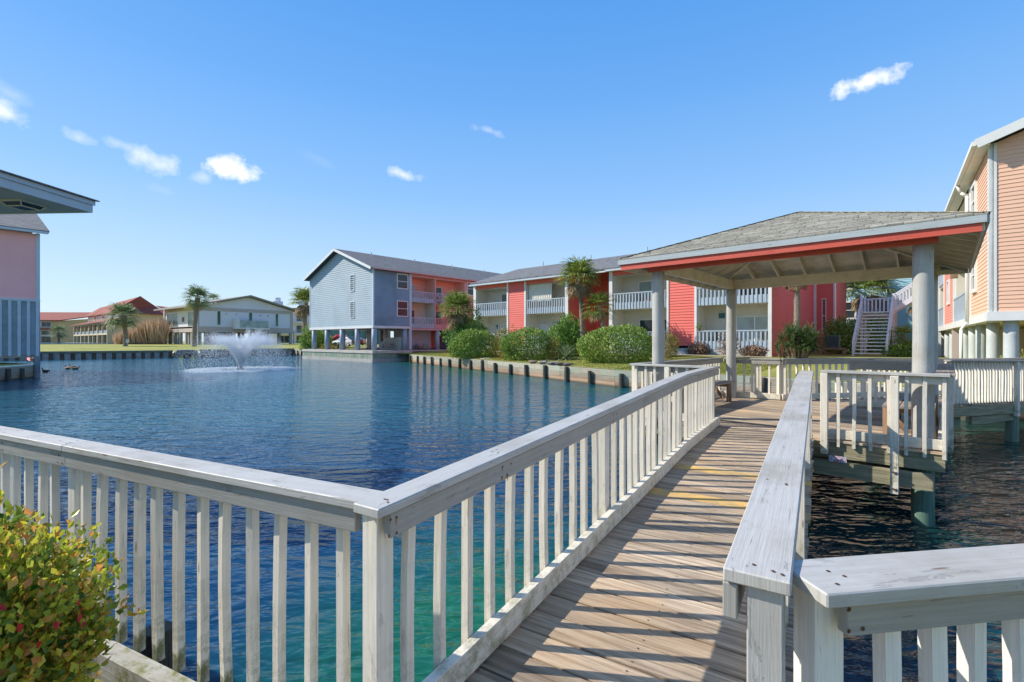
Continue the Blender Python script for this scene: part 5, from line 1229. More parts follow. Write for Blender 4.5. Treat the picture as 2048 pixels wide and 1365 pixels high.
# court fence
T = thing('fence', 'tall thin dark green court fence between the clubhouse and the blue building', 'fence', at(565, 118, 1.7)); 
f4 = WF(at(562, 118)[:2], (1, .0)); mb = MB()
for z in (2.2, 4.6): mb.box(f4, 0, 19, -.03, .03, z, z+.07)
mb.build('rail', M['greenpile'], T)
for k in range(7): mb = MB(); mb.tube(f4.p(k*3.1, 0, 1.5), f4.p(k*3.1, 0, 4.7), .07, .07, 6); mb.build('post', plain('dark_green_metal', (.02, .08, .06), .5) if k == 0 else bpy.data.materials['dark_green_metal'], T)
T = thing('screen_fence', 'blue-green windscreen fence seen behind the red pickup truck', 'fence', at(660, 106, 1.7)); f5 = WF(at(634, 106)[:2], (1, -.05)); mb = MB(); mb.box(f5, 0, 14, -.05, .0, 1.6, 5.2); mb.build('windscreen', plain('blue_green_fabric', (.10, .20, .22), .9, .1, 1), T)
mb = MB()
for k in range(6): mb.tube(f5.p(k*2.7, .06, 1.5), f5.p(k*2.7, .06, 5.3), .06, .06, 6)
mb.build('posts', bpy.data.materials['dark_green_metal'], T)
# ------------------------------------------------------------------ foliage
import array
def leaf_obj(name, leaves, mat, parent, wd=.45, fold=.0):
    """leaves: list of (pos, dir, normal, length). Each leaf a pointed quad"""
    v = []; fc = []
    root = parent
    while root is not None and root.parent: root = root.parent
    off = root.location if root is not None else Vector((0, 0, 0))
    for (p, d, n, l) in leaves:
        s = d.cross(n)
        if s.length < 1e-4: s = Vector((1, 0, 0))
        s.normalize(); p = p-off; i = len(v); w_ = l*wd*.5
        if fold:
            nn_ = s.cross(d); c = p+d*(l*.5)
            v += [p, c-s*w_+nn_*fold*w_, p+d*l, c+s*w_+nn_*fold*w_]
            fc.append((i, i+3, i+2)); fc.append((i, i+2, i+1))
        else:
            v += [p, p+d*l*.55-s*w_, p+d*l, p+d*l*.55+s*w_]; fc.append((i, i+1, i+2, i+3))
    me = bpy.data.meshes.new(name); me.from_pydata([tuple(q) for q in v], [], fc); me.materials.append(M[mat]); me.update()
    o = bpy.data.objects.new(name, me); SC.collection.objects.link(o)
    if parent is not None: o.parent = parent
    return o
def rdir():
    while True:
        v = Vector((random.uniform(-1, 1), random.uniform(-1, 1), random.uniform(-1, 1)))
        if .05 < v.length < 1: return v.normalized()
def lumpy(c, r, n, size, lump=.22, freq=1.6, thick=.3, zmin=None, flat=False, upb=.3):
    out = []; c = Vector(c); sd_ = random.random()*50
    while len(out) < n:
        d = rdir()
        k = 1+lump*2*noise.noise(d*freq+Vector((sd_, 0, 0)))+lump*.7*noise.noise(d*freq*3.2+Vector((0, sd_, 0)))
        t = k*(1-thick*random.random()**1.6)
        p = c+Vector((d.x*r[0]*t, d.y*r[1]*t, d.z*r[2]*t))
        if zmin is not None and p.z < zmin: continue
        ld = (d*.6+rdir()*.9+Vector((0, 0, upb))).normalized(); out.append((p, ld, (d+rdir()*.8).normalized(), size*random.uniform(.6, 1.35)))
    return out
def shrub(name, label, cat, c, r, n, size, mat, group=None, stems=True, **k):
    z = gz(c[0], c[1])+.0; T = thing(name, label, cat, (c[0], c[1], z), group)
    cc = (c[0], c[1], z+r[2]*k.pop('zc', .75)); lv = lumpy(cc, r, n, size, zmin=z, **k); leaf_obj('foliage', lv, mat, T)
    mb = MB()
    for j in range(9):
        a = random.random()*6.28; q = random.uniform(.2, .7); mb.tube((c[0]+.1*cos(a), c[1]+.1*sin(a), z-.1), (cc[0]+cos(a)*r[0]*q, cc[1]+sin(a)*r[1]*q, cc[2]+r[2]*random.uniform(-.2, .5)), .035, .012, 5)
    mb.build('stems', M['trunk'], T); return T
def gy(px, Y): q = at(px, Y); return q[0], q[1]
HG = 'clipped shrubs on the bank in front of the red building'
shrub('hedge', 'rounded clipped green hedge mound at the left end of the bank', 'shrub', gy(947, 43), (2.2, 1.7, 1.35), 9000, .17, 'hedge', HG, thick=.22, lump=.10)
shrub('hedge', 'rounded hedge mound in the middle, left of the small cycad', 'shrub', gy(1056, 37), (2.1, 1.5, 1.32), 9000, .16, 'hedge', HG, thick=.22, lump=.10)
shrub('hedge', 'largest rounded hedge mound, left of the front gazebo column', 'shrub', gy(1236, 31.5), (2.5, 1.7, 1.33), 13000, .145, 'hedge', HG, thick=.2, lump=.09)
shrub('oleander', 'tall pale green oleander behind the leftmost hedge mound', 'shrub', gy(936, 46), (2.0, 1.4, 2.1), 7000, .24, 'lightgreen', thick=.7, lump=.3, upb=1.0)
shrub('oleander', 'tall bright green oleander beside the tall palm trunk', 'shrub', gy(1136, 39.5), (1.35, 1.1, 1.75), 5000, .24, 'lightgreen', thick=.6, lump=.25, upb=1.0)
shrub('ornamental_shrub', 'orange-tinged open shrub between two hedge mounds', 'shrub', gy(1009, 41.5), (1.35, 1.0, 1.45), 3200, .16, 'orange', thick=.8, lump=.35)
shrub('ornamental_shrub', 'small orange leaved shrub at the right side of the middle hedge', 'shrub', gy(1107, 36), (.55, .5, .9), 1500, .12, 'orange', thick=.6)
shrub('ornamental_shrub', 'low olive shrub at the left side of the middle hedge', 'shrub', gy(1014, 38), (.55, .5, .85), 1400, .13, 'orange', thick=.6)
shrub('ornamental_shrub', 'reddish shrub right behind the front left gazebo column', 'shrub', gy(1337, 33), (.65, .7, 1.1), 1800, .12, 'orange', thick=.5)
shrub('dry_shrub', 'bare brown twiggy shrub against the grey foundation, left one', 'shrub', gy(1397, 36.3), (.75, .6, .5), 1500, .18, 'dry', thick=.9)
shrub('dry_shrub', 'bare brown twiggy shrub against the grey foundation, right one', 'shrub', gy(1508, 33), (.75, .6, .4), 1500, .18, 'dry', thick=.9)
shrub('dry_shrub', 'upright sparse tan shrub directly behind the far gazebo column', 'shrub', gy(1458, 33.5), (.8, .6, .95), 700, .16, 'dry', thick=.95)
shrub('shrub', 'round dark green shrub beside the leftmost pile of the blue building', 'shrub', gy(627, 74), (2.0, 1.6, 1.9), 5000, .28, 'hedge')
shrub('shrub', 'bushy green shrub left of the blue building base', 'shrub', gy(640, 82), (2.2, 1.6, 1.6), 3500, .28, 'hedge')
shrub('shrub', 'low grassy shrub behind the second pile under the blue building', 'shrub', gy(668, 66), (1.8, .8, .6), 1800, .2, 'orange')
shrub('shrub', 'dark leafy shrub between the red end wall and the staircase', 'shrub', gy(1682, 40), (1.3, 1.2, 1.7), 4500, .2, 'hedge', thick=.6)
shrub('shrub', 'low dark green hedge at the foot of the staircase, right side', 'shrub', gy(1806, 33), (1.1, .8, .5), 2500, .15, 'hedge')
shrub('shrub', 'dark green shrub behind the open treads of the staircase', 'shrub', gy(1745, 44), (2.3, 1.2, 1.9), 7000, .2, 'hedge')
shrub('shrub', 'yellow flowering shrub under the peach building', 'shrub', gy(2044, 16.2), (.9, .6, .55), 1800, .10, 'orange')
shrub('shrub', 'green shrub with pale tips among the dry reeds beside the clubhouse', 'shrub', gy(298, 128), (3.2, 2, 2.6), 1800, .5, 'lightgreen')
# near flowering shrub: separate leaves
T = thing('flowering_shrub', 'yellow-green glossy shrub with scattered red leaves in the lower left foreground', 'shrub', (-2.1, 1.85, .62))
lv = []
for (c, r, n) in (((-2.06, 1.76, 1.28), (.43, .33, .50), 15000), ((-2.50, 1.80, 1.38), (.60, .42, .46), 9000), ((-2.05, 1.78, 1.26), (.33, .30, .33), 7000), ((-2.75, 2.0, 1.60), (.36, .30, .30), 5000), ((-1.66, 1.84, 1.32), (.10, .10, .09), 700), ((-1.93, 1.55, .92), (.30, .30, .40), 6500), ((-2.5, 1.4, .95), (.5, .36, .4), 6000)):
    lv += lumpy(c, r, n, .036, lump=.30, freq=3.4, thick=.5, upb=.8)
for j in range(170):     # shoots that stand out of the crown
    d = rdir(); d.z = abs(d.z); c = Vector((-2.08, 1.74, 1.26))+Vector((d.x*.47, d.y*.34, d.z*.5)); g_d = (d+Vector((0, 0, .9))+rdir()*.4).normalized(); l = random.uniform(.05, .13)
    for q in range(9): lv.append((c+g_d*l*q/8, (g_d+rdir()*1.0).normalized(), rdir(), random.uniform(.02, .04)))
leaf_obj('foliage', lv, 'bush', T, .62, .35)
mb = MB()
for j in range(130):
    a = random.random()*6.28; q = random.uniform(.2, .8); mb.tube((-2.1+.25*cos(a), 1.6+.1*sin(a), .6), (-2.1+cos(a)*.6*q, 1.6+sin(a)*.42*q, random.uniform(.9, 1.5)), .009, .003, 5)
mb.build('stems', M['trunk'], T)
lv = []
for j in range(130):
    d = rdir(); 
    if d.y > .3: d.y = -d.y
    c = Vector((-2.04, 1.70, 1.2))+Vector((d.x*.52, d.y*.38, d.z*.52)); lv.append((c, rdir(), d, .038))
M['redleaf'] = leafmat('red_leaf', [(.5, .02, .02), (.62, .05, .04), (.40, .02, .03)]); o = leaf_obj('red_leaves', lv, 'redleaf', T, .6, .3); o['label'] = 'scattered red older leaves'
# reeds
T = thing('reed_bed', 'tall dry golden reed bed between the small palm and the clubhouse', 'reeds', at(285, 112, 1.7)); lv = []
for j in range(9000):
    px = random.uniform(228, 330); Y = random.uniform(106, 119); x, y, _ = at(px, Y); h = (1.9+3.4*min(1, (px-225)/70))*random.uniform(.55, 1.05)*(1+.18*noise.noise(Vector((px*.12, Y*.4, 0))))
    d = Vector((random.gauss(0, .13), random.gauss(0, .13), 1)).normalized(); z = gz(x, y)
    lv.append((Vector((x, y, z)), d, Vector((random.gauss(0, 1), -1, 0)).normalized(), h))
    e = Vector((x, y, z))+d*h*.8; lv.append((e, (d+rdir()*.5).normalized(), Vector((0, -1, .2)), h*.28))
leaf_obj('reeds', lv, 'reed', T, .055); T['kind'] = 'stuff'
# palms
def palm(name, label, x, y, h, R, nf=34, lean=(0, 0), skirt=.5, mat='palm', trunk_r=.17, zg=None, group='sabal palms around the pond', seg=15, spread=1.0, bulge=0):
    z = gz(x, y) if zg is None else zg; T = thing(name, label, 'palm tree', (x, y, z), group)
    top = Vector((x+lean[0], y+lean[1], z+h)); mb = MB(); n = 14; prev = None
    for j in range(n):
        t0 = j/n; t1 = (j+1)/n; p = Vector((x, y, z-.2)).lerp(top, t0)+Vector((lean[0], lean[1], 0))*(-.35*sin(pi*t0)); q = Vector((x, y, z-.2)).lerp(top, t1)+Vector((lean[0], lean[1], 0))*(-.35*sin(pi*t1))
        r0 = trunk_r*(1.12-.25*t0)*(1.04 if j % 2 else 1)+bulge*max(0, t0-.55); r1 = trunk_r*(1.1-.25*t1)+bulge*max(0, t1-.55); mb.tube(p, q, r0, r1*1.06, 10, 1, .1)
    mb.build('trunk', M['trunk'], T)
    live = []; dead = []
    for k in range(nf):
        t = (k+.5)/nf; el = radians(84-122*t*spread); az = k*2.39996+random.uniform(-.25, .25)
        isdead = t > 1-skirt*.38
        d = Vector((cos(el)*cos(az), cos(el)*sin(az), sin(el))).normalized()
        pet = R*random.uniform(.38, .52)*(1 if not isdead else .55); base = top+Vector((0, 0, -.05-.35*t*R*.4)); e = base+d*pet+Vector((0, 0, -.06*R))
        L_ = live if not isdead else dead
        L_.append((base, (e-base).normalized(), Vector((0, 0, 1)), pet*1.02, .06))
        side = d.cross(Vector((0, 0, 1)));
        if side.length < .1: side = Vector((1, 0, 0))
        side.normalize(); d2 = (d+Vector((0, 0, -.25 if not isdead else -.9))).normalized(); upn = side.cross(d2).normalized(); fl = R*random.uniform(.5, .68)*(1 if not isdead else .85)
        for m in range(seg):
            a = (m/(seg-1)-.5)*radians(200 if not isdead else 110); dd = (d2*cos(a)+side*sin(a)+upn*(.12*abs(sin(a)))).normalized(); l = fl*(1-.28*abs(sin(a/1.3)))*random.uniform(.85, 1.1)
            mdl = e+dd*l*.6; L_.append((e, dd, upn, l*.68, .14)); dr_ = (dd+Vector((0, 0, -.55-.4*random.random()))).normalized(); L_.append((e+dd*l*.55, dr_, upn, l*.5, .12))
    def mk(nm, L_, m_):
        v = []; fc = []; o3 = Vector((x, y, z))
        for (p, d, nrm, l, wd) in L_:
            s = d.cross(nrm)
            if s.length < 1e-3: s = Vector((1, 0, 0))
            s.normalize(); i = len(v); w_ = l*wd*.5; p = p-o3; v += [p-s*w_*.5, p+d*l*.5-s*w_, p+d*l, p+d*l*.5+s*w_, p+s*w_*.5]; fc.append((i, i+1, i+2, i+3, i+4))
        me = bpy.data.meshes.new(nm); me.from_pydata([tuple(q) for q in v], [], fc); me.materials.append(M[m_]); me.update(); o = bpy.data.objects.new(nm, me); SC.collection.objects.link(o); o.parent = T
    mk('crown', live, mat)
    if dead: mk('dead_fronds', dead, 'dead')
    return T
def zat(py, Y): return EYE+(683-py)*Y/F
def palm_px(label, pxb, pxt, pyt, Y, R, **k):
    x, y, _ = at(pxb, Y); z = gz(x, y); tx = (pxt-pxb)/F*Y; return palm('sabal_palm', label, x, y, zat(pyt, Y)-z, R, lean=(tx, 0), **k)
palm_px('tall sabal palm with yellow-green crown rising above the red building roof', 1165, 1158, 556, 38.5, 2.15, nf=58, skirt=.75, trunk_r=.19)
palm_px('shorter sabal palm leaning right beside the tall one, in front of the dark red wall', 1211, 1197, 612, 37.5, 1.75, nf=36, skirt=.35, trunk_r=.2)
palm_px('bushy sabal palm at the corner between the blue-pink and the red building', 916, 916, 618, 46, 2.3, nf=60, skirt=.8)
palm_px('palm behind the gazebo beam with brown dead fronds and pale trunk', 1594, 1594, 550, 33, 1.5, nf=44, skirt=1.1, trunk_r=.2)
palm_px('palm with long yellow fronds and skirt behind the staircase', 1738, 1738, 582, 47, 2.9, nf=54, skirt=.9)
palm_px('low bright green palm right of the staircase foot', 1805, 1808, 672, 33.5, 1.1, nf=26, skirt=.2, trunk_r=.14)
palm_px('yellowish palm partly hidden by the right gazebo columns', 1838, 1838, 600, 40, 1.8, nf=30, skirt=.6)
palm_px('slim leaning palm with round crown in front of the clubhouse corner', 389, 396, 596, 84, 2.8, nf=50, mat='palmfar', skirt=.1, trunk_r=.34, bulge=.25)
palm_px('short palm with wide crown left of the dry reeds', 251, 246, 632, 86, 3.3, nf=40, mat='palmfar', skirt=.1, trunk_r=.34, bulge=.6)
palm_px('large bushy palm half hidden behind the left edge of the blue building', 609, 612, 606, 98, 4.2, nf=60, skirt=1.1, trunk_r=.4)
palm_px('distant palm top peeking over the clubhouse roof', 427, 427, 600, 150, 2.8, nf=28, mat='palmfar', skirt=0, trunk_r=.3)
palm_px('tiny distant palm in front of the farthest tan block', 117, 117, 664, 165, 3.2, nf=28, mat='palmfar', skirt=.1, trunk_r=.3)
# spiky yucca clump and cycad
def spiky(name, label, x, y, h, R, n, heads, mat):
    z = gz(x, y); T = thing(name, label, 'plant', (x, y, z)); lv = []
    mb = MB()
    for k in range(heads):
        a = random.random()*6.28; rr = R*.62*sqrt(random.random()) if heads > 1 else 0; hz = h*random.uniform(.2, .75) if heads > 1 else h*.15
        c = Vector((x+rr*cos(a), y+rr*sin(a), z+hz)); mb.tube((x+rr*.5*cos(a), y+rr*.5*sin(a), z), c, .06, .05, 6)
        for j in range(n):
            d = rdir(); d.z = abs(d.z)*1.0-.25; d.normalize(); l = R*random.uniform(.42, .62) if heads > 1 else R*random.uniform(.8, 1.1)
            s = d.cross(Vector((0, 0, 1))).normalized() if abs(d.z) < .95 else Vector((1, 0, 0)); lv.append((c, d, s.cross(d), l*.7)); lv.append((c+d*l*.6, (d+Vector((0, 0, -.35))).normalized(), s.cross(d), l*.45))
    leaf_obj('leaves', lv, mat, T, .085 if heads > 1 else .11); mb.build('stems', M['trunk'], T); return T
spiky('yucca', 'large spiky yucca clump in front of the red end wall', *gy(1596, 31), 2.3, 1.55, 80, 30, 'yucca')
spiky('yucca', 'green spiky plant between the red wall and the palm trunk', *gy(1566, 31.5), 1.3, .9, 60, 8, 'yucca')
spiky('cycad', 'small dark cycad with arching fronds before the tall oleander', *gy(1131, 35.5), 1.0, 1.25, 150, 1, 'palmfar')
# lawn tufts on the bank
lv = []
for j in range(26000):
    t = random.random(); a = Vector((-11.9, 56.1)).lerp(Vector((5.5, 25.75)), t) if random.random() < .6 else Vector((5.5, 25.75)).lerp(Vector((10.5, 21.3)), t)
    nrm = Vector((.86, .5)) if a.y > 25.75 else Vector((.66, .74)); p = a+nrm*(.15+random.random()**1.3*7); z = gz(p.x, p.y)
    lv.append((Vector((p.x, p.y, z)), Vector((random.gauss(0, .4), random.gauss(0, .4), 1)).normalized(), Vector((random.random()-.5, -1, 0)).normalized(), random.uniform(.04, .10)))
M['blade'] = leafmat('grass_blades', [(.17, .22, .03), (.30, .32, .05), (.42, .38, .10), (.22, .28, .04)]); o = leaf_obj('grass', lv, 'blade', None, .35)
tag(o, 'short yellow-green grass along the bank edge', 'grass', kind='stuff')
# ------------------------------------------------------------------ fountain
FX, FY = (482-1024)/F*41.2, 41.2
T = thing('fountain', 'white fountain spraying a V-shaped plume in the middle of the pond', 'fountain', (FX, FY, 0))
def drop_mat(name, a, em=0):
    m, nt, b = newmat(name); b.inputs['Base Color'].default_value = (.93, .95, .97, 1); b.inputs['Roughness'].default_value = .35
    tr = nt.nodes.new('ShaderNodeBsdfTranslucent'); tr.inputs[0].default_value = (.93, .95, .97, 1)
    ms = nt.nodes.new('ShaderNodeMixShader'); ms.inputs[0].default_value = .5; nt.links.new(b.outputs[0], ms.inputs[1]); nt.links.new(tr.outputs[0], ms.inputs[2])
    tp = nt.nodes.new('ShaderNodeBsdfTransparent'); m2 = nt.nodes.new('ShaderNodeMixShader'); m2.inputs[0].default_value = a
    nt.links.new(tp.outputs[0], m2.inputs[1]); nt.links.new(ms.outputs[0], m2.inputs[2]); nt.links.new(m2.outputs[0], nt.nodes['Material Output'].inputs[0]); return m
M['drop'] = drop_mat('water_droplets', 1.0); M['foam'] = drop_mat('foam', .55)
def drops(name, pts, mat):
    v = []; fc = []
    for (p, s) in pts:
        i = len(v); x, y, z = p
        v += [(x-s, y-s*.6, z-s), (x+s, y-s*.6, z-s*.7), (x, y+s, z-s*.8), (x, y, z+s*1.3)]; fc += [(i, i+1, i+3), (i+1, i+2, i+3), (i+2, i, i+3), (i, i+2, i+1)]
    me = bpy.data.meshes.new(name); me.from_pydata(v, [], fc); me.materials.append(M[mat]); me.update(); o = bpy.data.objects.new(name, me); SC.collection.objects.link(o); o.parent = T; return o
pts = []; g_ = 9.8; NJ = 22
jets = [(6.2832*k/NJ+random.uniform(-.08, .08), radians(random.gauss(67.5, 1.6)), random.gauss(7.7, .22)) for k in range(NJ)]+[(6.2832*k/12+.2, radians(random.gauss(75, 2)), random.gauss(7.2, .4)) for k in range(12)]+[(random.random()*6.28, radians(random.uniform(64, 82)), random.uniform(6.9, 8.0)) for k in range(14)]
for j in range(90000):
    a, el, v0 = random.choice(jets); a += random.gauss(0, .055); v0 *= random.gauss(1, .035); el += random.gauss(0, .03)
    tt = 2*v0*sin(el)/g_; u = random.random(); t = tt*u; up = u < .5
    if u > .56 and random.random() < .62: continue
    r = v0*cos(el)*t*.95; z = v0*sin(el)*t-.5*g_*t*t+.1; sp = .012+.035*t if up else .05+.16*(t-.5*tt)/tt*2
    x = r*cos(a)+random.gauss(0, sp); y = r*sin(a)+random.gauss(0, sp); z += random.gauss(0, sp)
    if z < .02: continue
    pts.append(((x, y, z), random.uniform(.008, .018) if up else random.uniform(.010, .024)))
drops('spray', pts, 'drop')
pts = []
for j in range(9000):
    a = random.random()*6.2832; t = random.random()**.8; z = .05+1.9*t; r = (.05+.52*t)*(1+random.gauss(0, .08)); pts.append(((r*cos(a), r*sin(a), z), random.uniform(.009, .020)))
drops('jets', pts, 'drop')
pts = []
for j in range(15000):
    a = random.random()*6.2832; r = random.gauss(3.55, .50) if random.random() < .6 else 3.9*random.random()**.45; r *= 1+.10*noise.noise(Vector((cos(a)*2.5, sin(a)*2.5, 0)))
    if noise.noise(Vector((r*cos(a)*1.3, r*sin(a)*1.3, 5))) < .0 and random.random() < .85: continue
    pts.append(((r*cos(a), r*sin(a)*.97, random.uniform(.0, .02)+abs(random.gauss(0, .05))), random.uniform(.010, .030)))
drops('splash_ring', pts, 'drop')
mb = MB()
n = 72
for k in range(n):
    for (r0, r1) in ((1.9, 2.9), (2.9, 4.1)):
        a0, a1 = 6.2832*k/n, 6.2832*(k+1)/n; q = lambda r, a: (FX+r*cos(a)*(1+.05*noise.noise(Vector((cos(a)*3, sin(a)*3, r)))), FY+r*sin(a)*.95, .03)
        mb.quad([q(r0, a0), q(r1, a0), q(r1, a1), q(r0, a1)] if r0 else [q(0, a0), q(r1, a0), q(r1, a1)])
def foamm():
    m, nt, b = newmat('churned_foam'); t = nt.nodes.new('ShaderNodeTexCoord'); b.inputs['Base Color'].default_value = (.85, .9, .93, 1); b.inputs['Roughness'].default_value = .6
    f_ = ramp(nt, tnoise(nt, mapv(nt, t.outputs['Object'], (1, 1, 1)), 2.2, 9, .85), [(.50, 0), (.66, .7)])
    tp = nt.nodes.new('ShaderNodeBsdfTransparent'); m2 = nt.nodes.new('ShaderNodeMixShader'); nt.links.new(f_, m2.inputs[0]); nt.links.new(tp.outputs[0], m2.inputs[1]); nt.links.new(b.outputs[0], m2.inputs[2]); nt.links.new(m2.outputs[0], nt.nodes['Material Output'].inputs[0]); return m
mb.build('foam', foamm(), T, normals=False)
mb = MB(); mb.tube((FX, FY, -.15), (FX, FY, .10), .35, .30, 16); mb.build('float', M['black'], T)
# ------------------------------------------------------------------ ducks
M['duckb'] = plain('brown_feathers', (.22, .15, .10), .8, .5, 30); M['duckg'] = plain('grey_feathers', (.35, .33, .31), .8, .4, 30); M['duckh'] = plain('dark_green_head', (.015, .05, .03), .4); M['bill'] = plain('orange_bill', (.5, .3, .05), .5)
def duck(label, x, y, z, rz, sit=True, drake=False, s=1.0, group='ducks'):
    T = thing('duck', label, 'duck', (0, 0, 0), group)
    mb = MB(); k = 1
    def sh(d): return 1.0
    # one continuous body: lofted rings from tail to bill base
    prof = [(-.30, .16, .008, .006), (-.24, .145, .035, .03), (-.15, .12, .075, .065), (-.03, .11, .10, .085), (.09, .115, .095, .085), (.16, .14, .065, .07), (.185, .18, .042, .045), (.20, .225, .034, .036), (.215, .262, .040, .040), (.235, .29, .036, .03), (.25, .305, .012, .010)]
    n = 10; i0 = 0
    for (px_, pz, ry, rz_) in prof:
        for j in range(n): a = 6.2832*j/n; mb.v.append((px_+.25*(rz_*sin(a)) if px_ > .12 else px_, ry*cos(a), pz+rz_*sin(a)))
    for r in range(len(prof)-1):
        for j in range(n): j2 = (j+1) % n; mb.f.append((r*n+j, r*n+j2, (r+1)*n+j2, (r+1)*n+j)); mb.mi.append(1 if (drake and r >= 6) else 0); mb.uv += [(0, 0)]*4
    mb.build('body', [M['duckg'] if drake else M['duckb'], M['duckh']], T, smooth=True)
    b = MB(); b.hexa([(.262, -.016, .262), (.262, -.012, .277), (.262, .012, .277), (.262, .016, .262), (.315, -.014, .252), (.315, -.012, .258), (.315, .012, .258), (.315, .014, .252)]); b.build('bill', M['bill'], T)
    for sg in (-1, 1):
        w_ = MB(); w_.sph((-.05, sg*.082, .125), (.16, .028, .055), 10, 6); w_.build('wing', M['duckb'], T, smooth=True)
    T.location = (x, y, z-(.0 if sit else .06)); T.rotation_euler = (0, 0, rz); T.scale = (s, s, s); return T
ys = [(1065, 29.8, 2.6, False, 'brown duck resting on the lawn, leftmost of the group'), (1086, 28.8, -.6, True, 'grey duck standing turned away on the lawn, second from the left'), (1104, 27.6, 2.9, False, 'dark duck in the middle of the lawn group'), (1107, 27.0, .3, True, 'pale grey duck at the wall edge below the dark one'),
      (1121, 26.6, .2, False, 'brown duck on the wall edge, second from the right'), (1134, 26.4, 3.0, False, 'tan brown duck lying on the lawn edge, rightmost of the group')]
for px, Y, rz, dr_, lb in ys:
    x, y, _ = at(px, Y); duck(lb, x, y, gz(x, y)+.02, rz, True, dr_, 1.3)
for px, Y, rz, lb in ((91, 38.0, 3.0, 'lone dark duck swimming beside the corner pile'), (135, 42.0, 2.8, 'dark swimming duck, leftmost of the three on the pond'), (145, 44, 3.1, 'dark swimming duck, middle and farthest of the three'), (151, 41.5, .2, 'dark swimming duck, rightmost of the three on the pond')):
    x, y, _ = at(px, Y); duck(lb, x, y, 0, rz, False, False, 1.35)
T = thing('stone', 'flat pale stone lying on the seawall top', 'stone', at(972, 40.3, .95)); mb = MB(); x, y, _ = at(972, 40.3); mb.sph((x, y, .97), (.5, .3, .08), 10, 6, lambda d: 1+.2*noise.noise(d*2)); mb.build('stone', M['conc'], T)
# ------------------------------------------------------------------ vehicles
def loft_body(secs, T, nm, mat, w_, z0=0):
    """secs: list of (x, zlow, zhigh, halfwidth low, halfwidth high) from rear to front"""
    mb = MB()
    for (x, zl, zh, hl, hh) in secs:
        zm = zl+(zh-zl)*.55; mb.v += [(x, -hl*.94, zl), (x, -hl, zm), (x, -hh, zh-.03), (x, -hh*.93, zh), (x, hh*.93, zh), (x, hh, zh-.03), (x, hl, zm), (x, hl*.94, zl)]
    n = 8
    for r in range(len(secs)-1):
        for j in range(n): j2 = (j+1) % n; mb.f.append((r*n+j, r*n+j2, (r+1)*n+j2, (r+1)*n+j)); mb.uv += [(0, 0)]*4; mb.mi.append(0)
    mb.f.append(tuple(range(n))); mb.f.append(tuple(range((len(secs)-1)*n, len(secs)*n))); mb.uv += [(0, 0)]*16; mb.mi += [0, 0]
    return mb.build(nm, mat, T)
def carpaint(name, col):
    m, nt, b = newmat(name); b.inputs['Base Color'].default_value = (*col, 1); b.inputs['Roughness'].default_value = .25; b.inputs['Coat Weight'].default_value = .8; b.inputs['Metallic'].default_value = .1; return m
def wheels(T, xs, hw_, r):
    for x in xs:
        for sg in (-1, 1):
            w_ = MB(); w_.tube((x, sg*(hw_-.22), r), (x, sg*hw_, r), r, r, 18); o = w_.build('wheel', M['black'], T); q = MB(); q.tube((x, sg*(hw_-.02), r), (x, sg*(hw_+.015), r), r*.6, r*.55, 12); q.build('rim', M['fixture'], o)
def pickup(loc, rz):
    T = thing('pickup_truck', 'red pickup truck with crew cab parked behind the blue building piles', 'pickup truck', (0, 0, 0)); pm = carpaint('red_car_paint', (.62, .02, .03))
    loft_body([(-2.75, .55, 1.15, .92, .90), (-2.7, .45, 1.22, .95, .93), (-.75, .40, 1.22, .98, .94)], T, 'bed', pm, .95)
    loft_body([(-.75, .40, 1.22, .98, .95), (1.25, .40, 1.20, .98, .93), (2.35, .42, 1.14, .97, .88), (2.7, .5, 1.0, .90, .82)], T, 'body', pm, .95)
    c = loft_body([(-.75, 1.15, 1.25, .93, .9), (-.6, 1.15, 1.85, .92, .76), (.65, 1.15, 1.85, .92, .76), (1.35, 1.15, 1.22, .92, .86)], T, 'cab', pm, .9)
    for sg in (-1, 1):
        for (a, b_) in ((-.55, .0), (.08, .75)):
            q = MB(); q.quad([(a, sg*.925, 1.25), (b_, sg*.925, 1.25), (b_-.05 if b_ < .5 else b_-.2, sg*.80, 1.74), (a, sg*.80, 1.74)]); q.build('side_window', M['glass'], c)
        q = MB(); q.sph((2.62, sg*.7, .85), (.1, .14, .1), 8, 6); q.build('headlight', M['fixture'], T)
        q = MB(); q.sph((1.0, sg*1.02, 1.25), (.08, .1, .09), 8, 6); q.build('mirror', pm, T)
    q = MB(); q.quad([(.75, -.70, 1.79), (.75, .70, 1.79), (1.31, .80, 1.26), (1.31, -.80, 1.26)]); q.build('windscreen', M['glass'], c)
    wheels(T, (-1.85, 1.75), .97, .42); q = MB(); q.hexa([(2.66, -.85, .42), (2.66, -.85, .62), (2.66, .85, .62), (2.66, .85, .42), (2.8, -.8, .42), (2.8, -.8, .6), (2.8, .8, .6), (2.8, .8, .42)]); q.build('bumper', M['fixture'], T)
    T.location = loc; T.rotation_euler = (0, 0, rz); return T
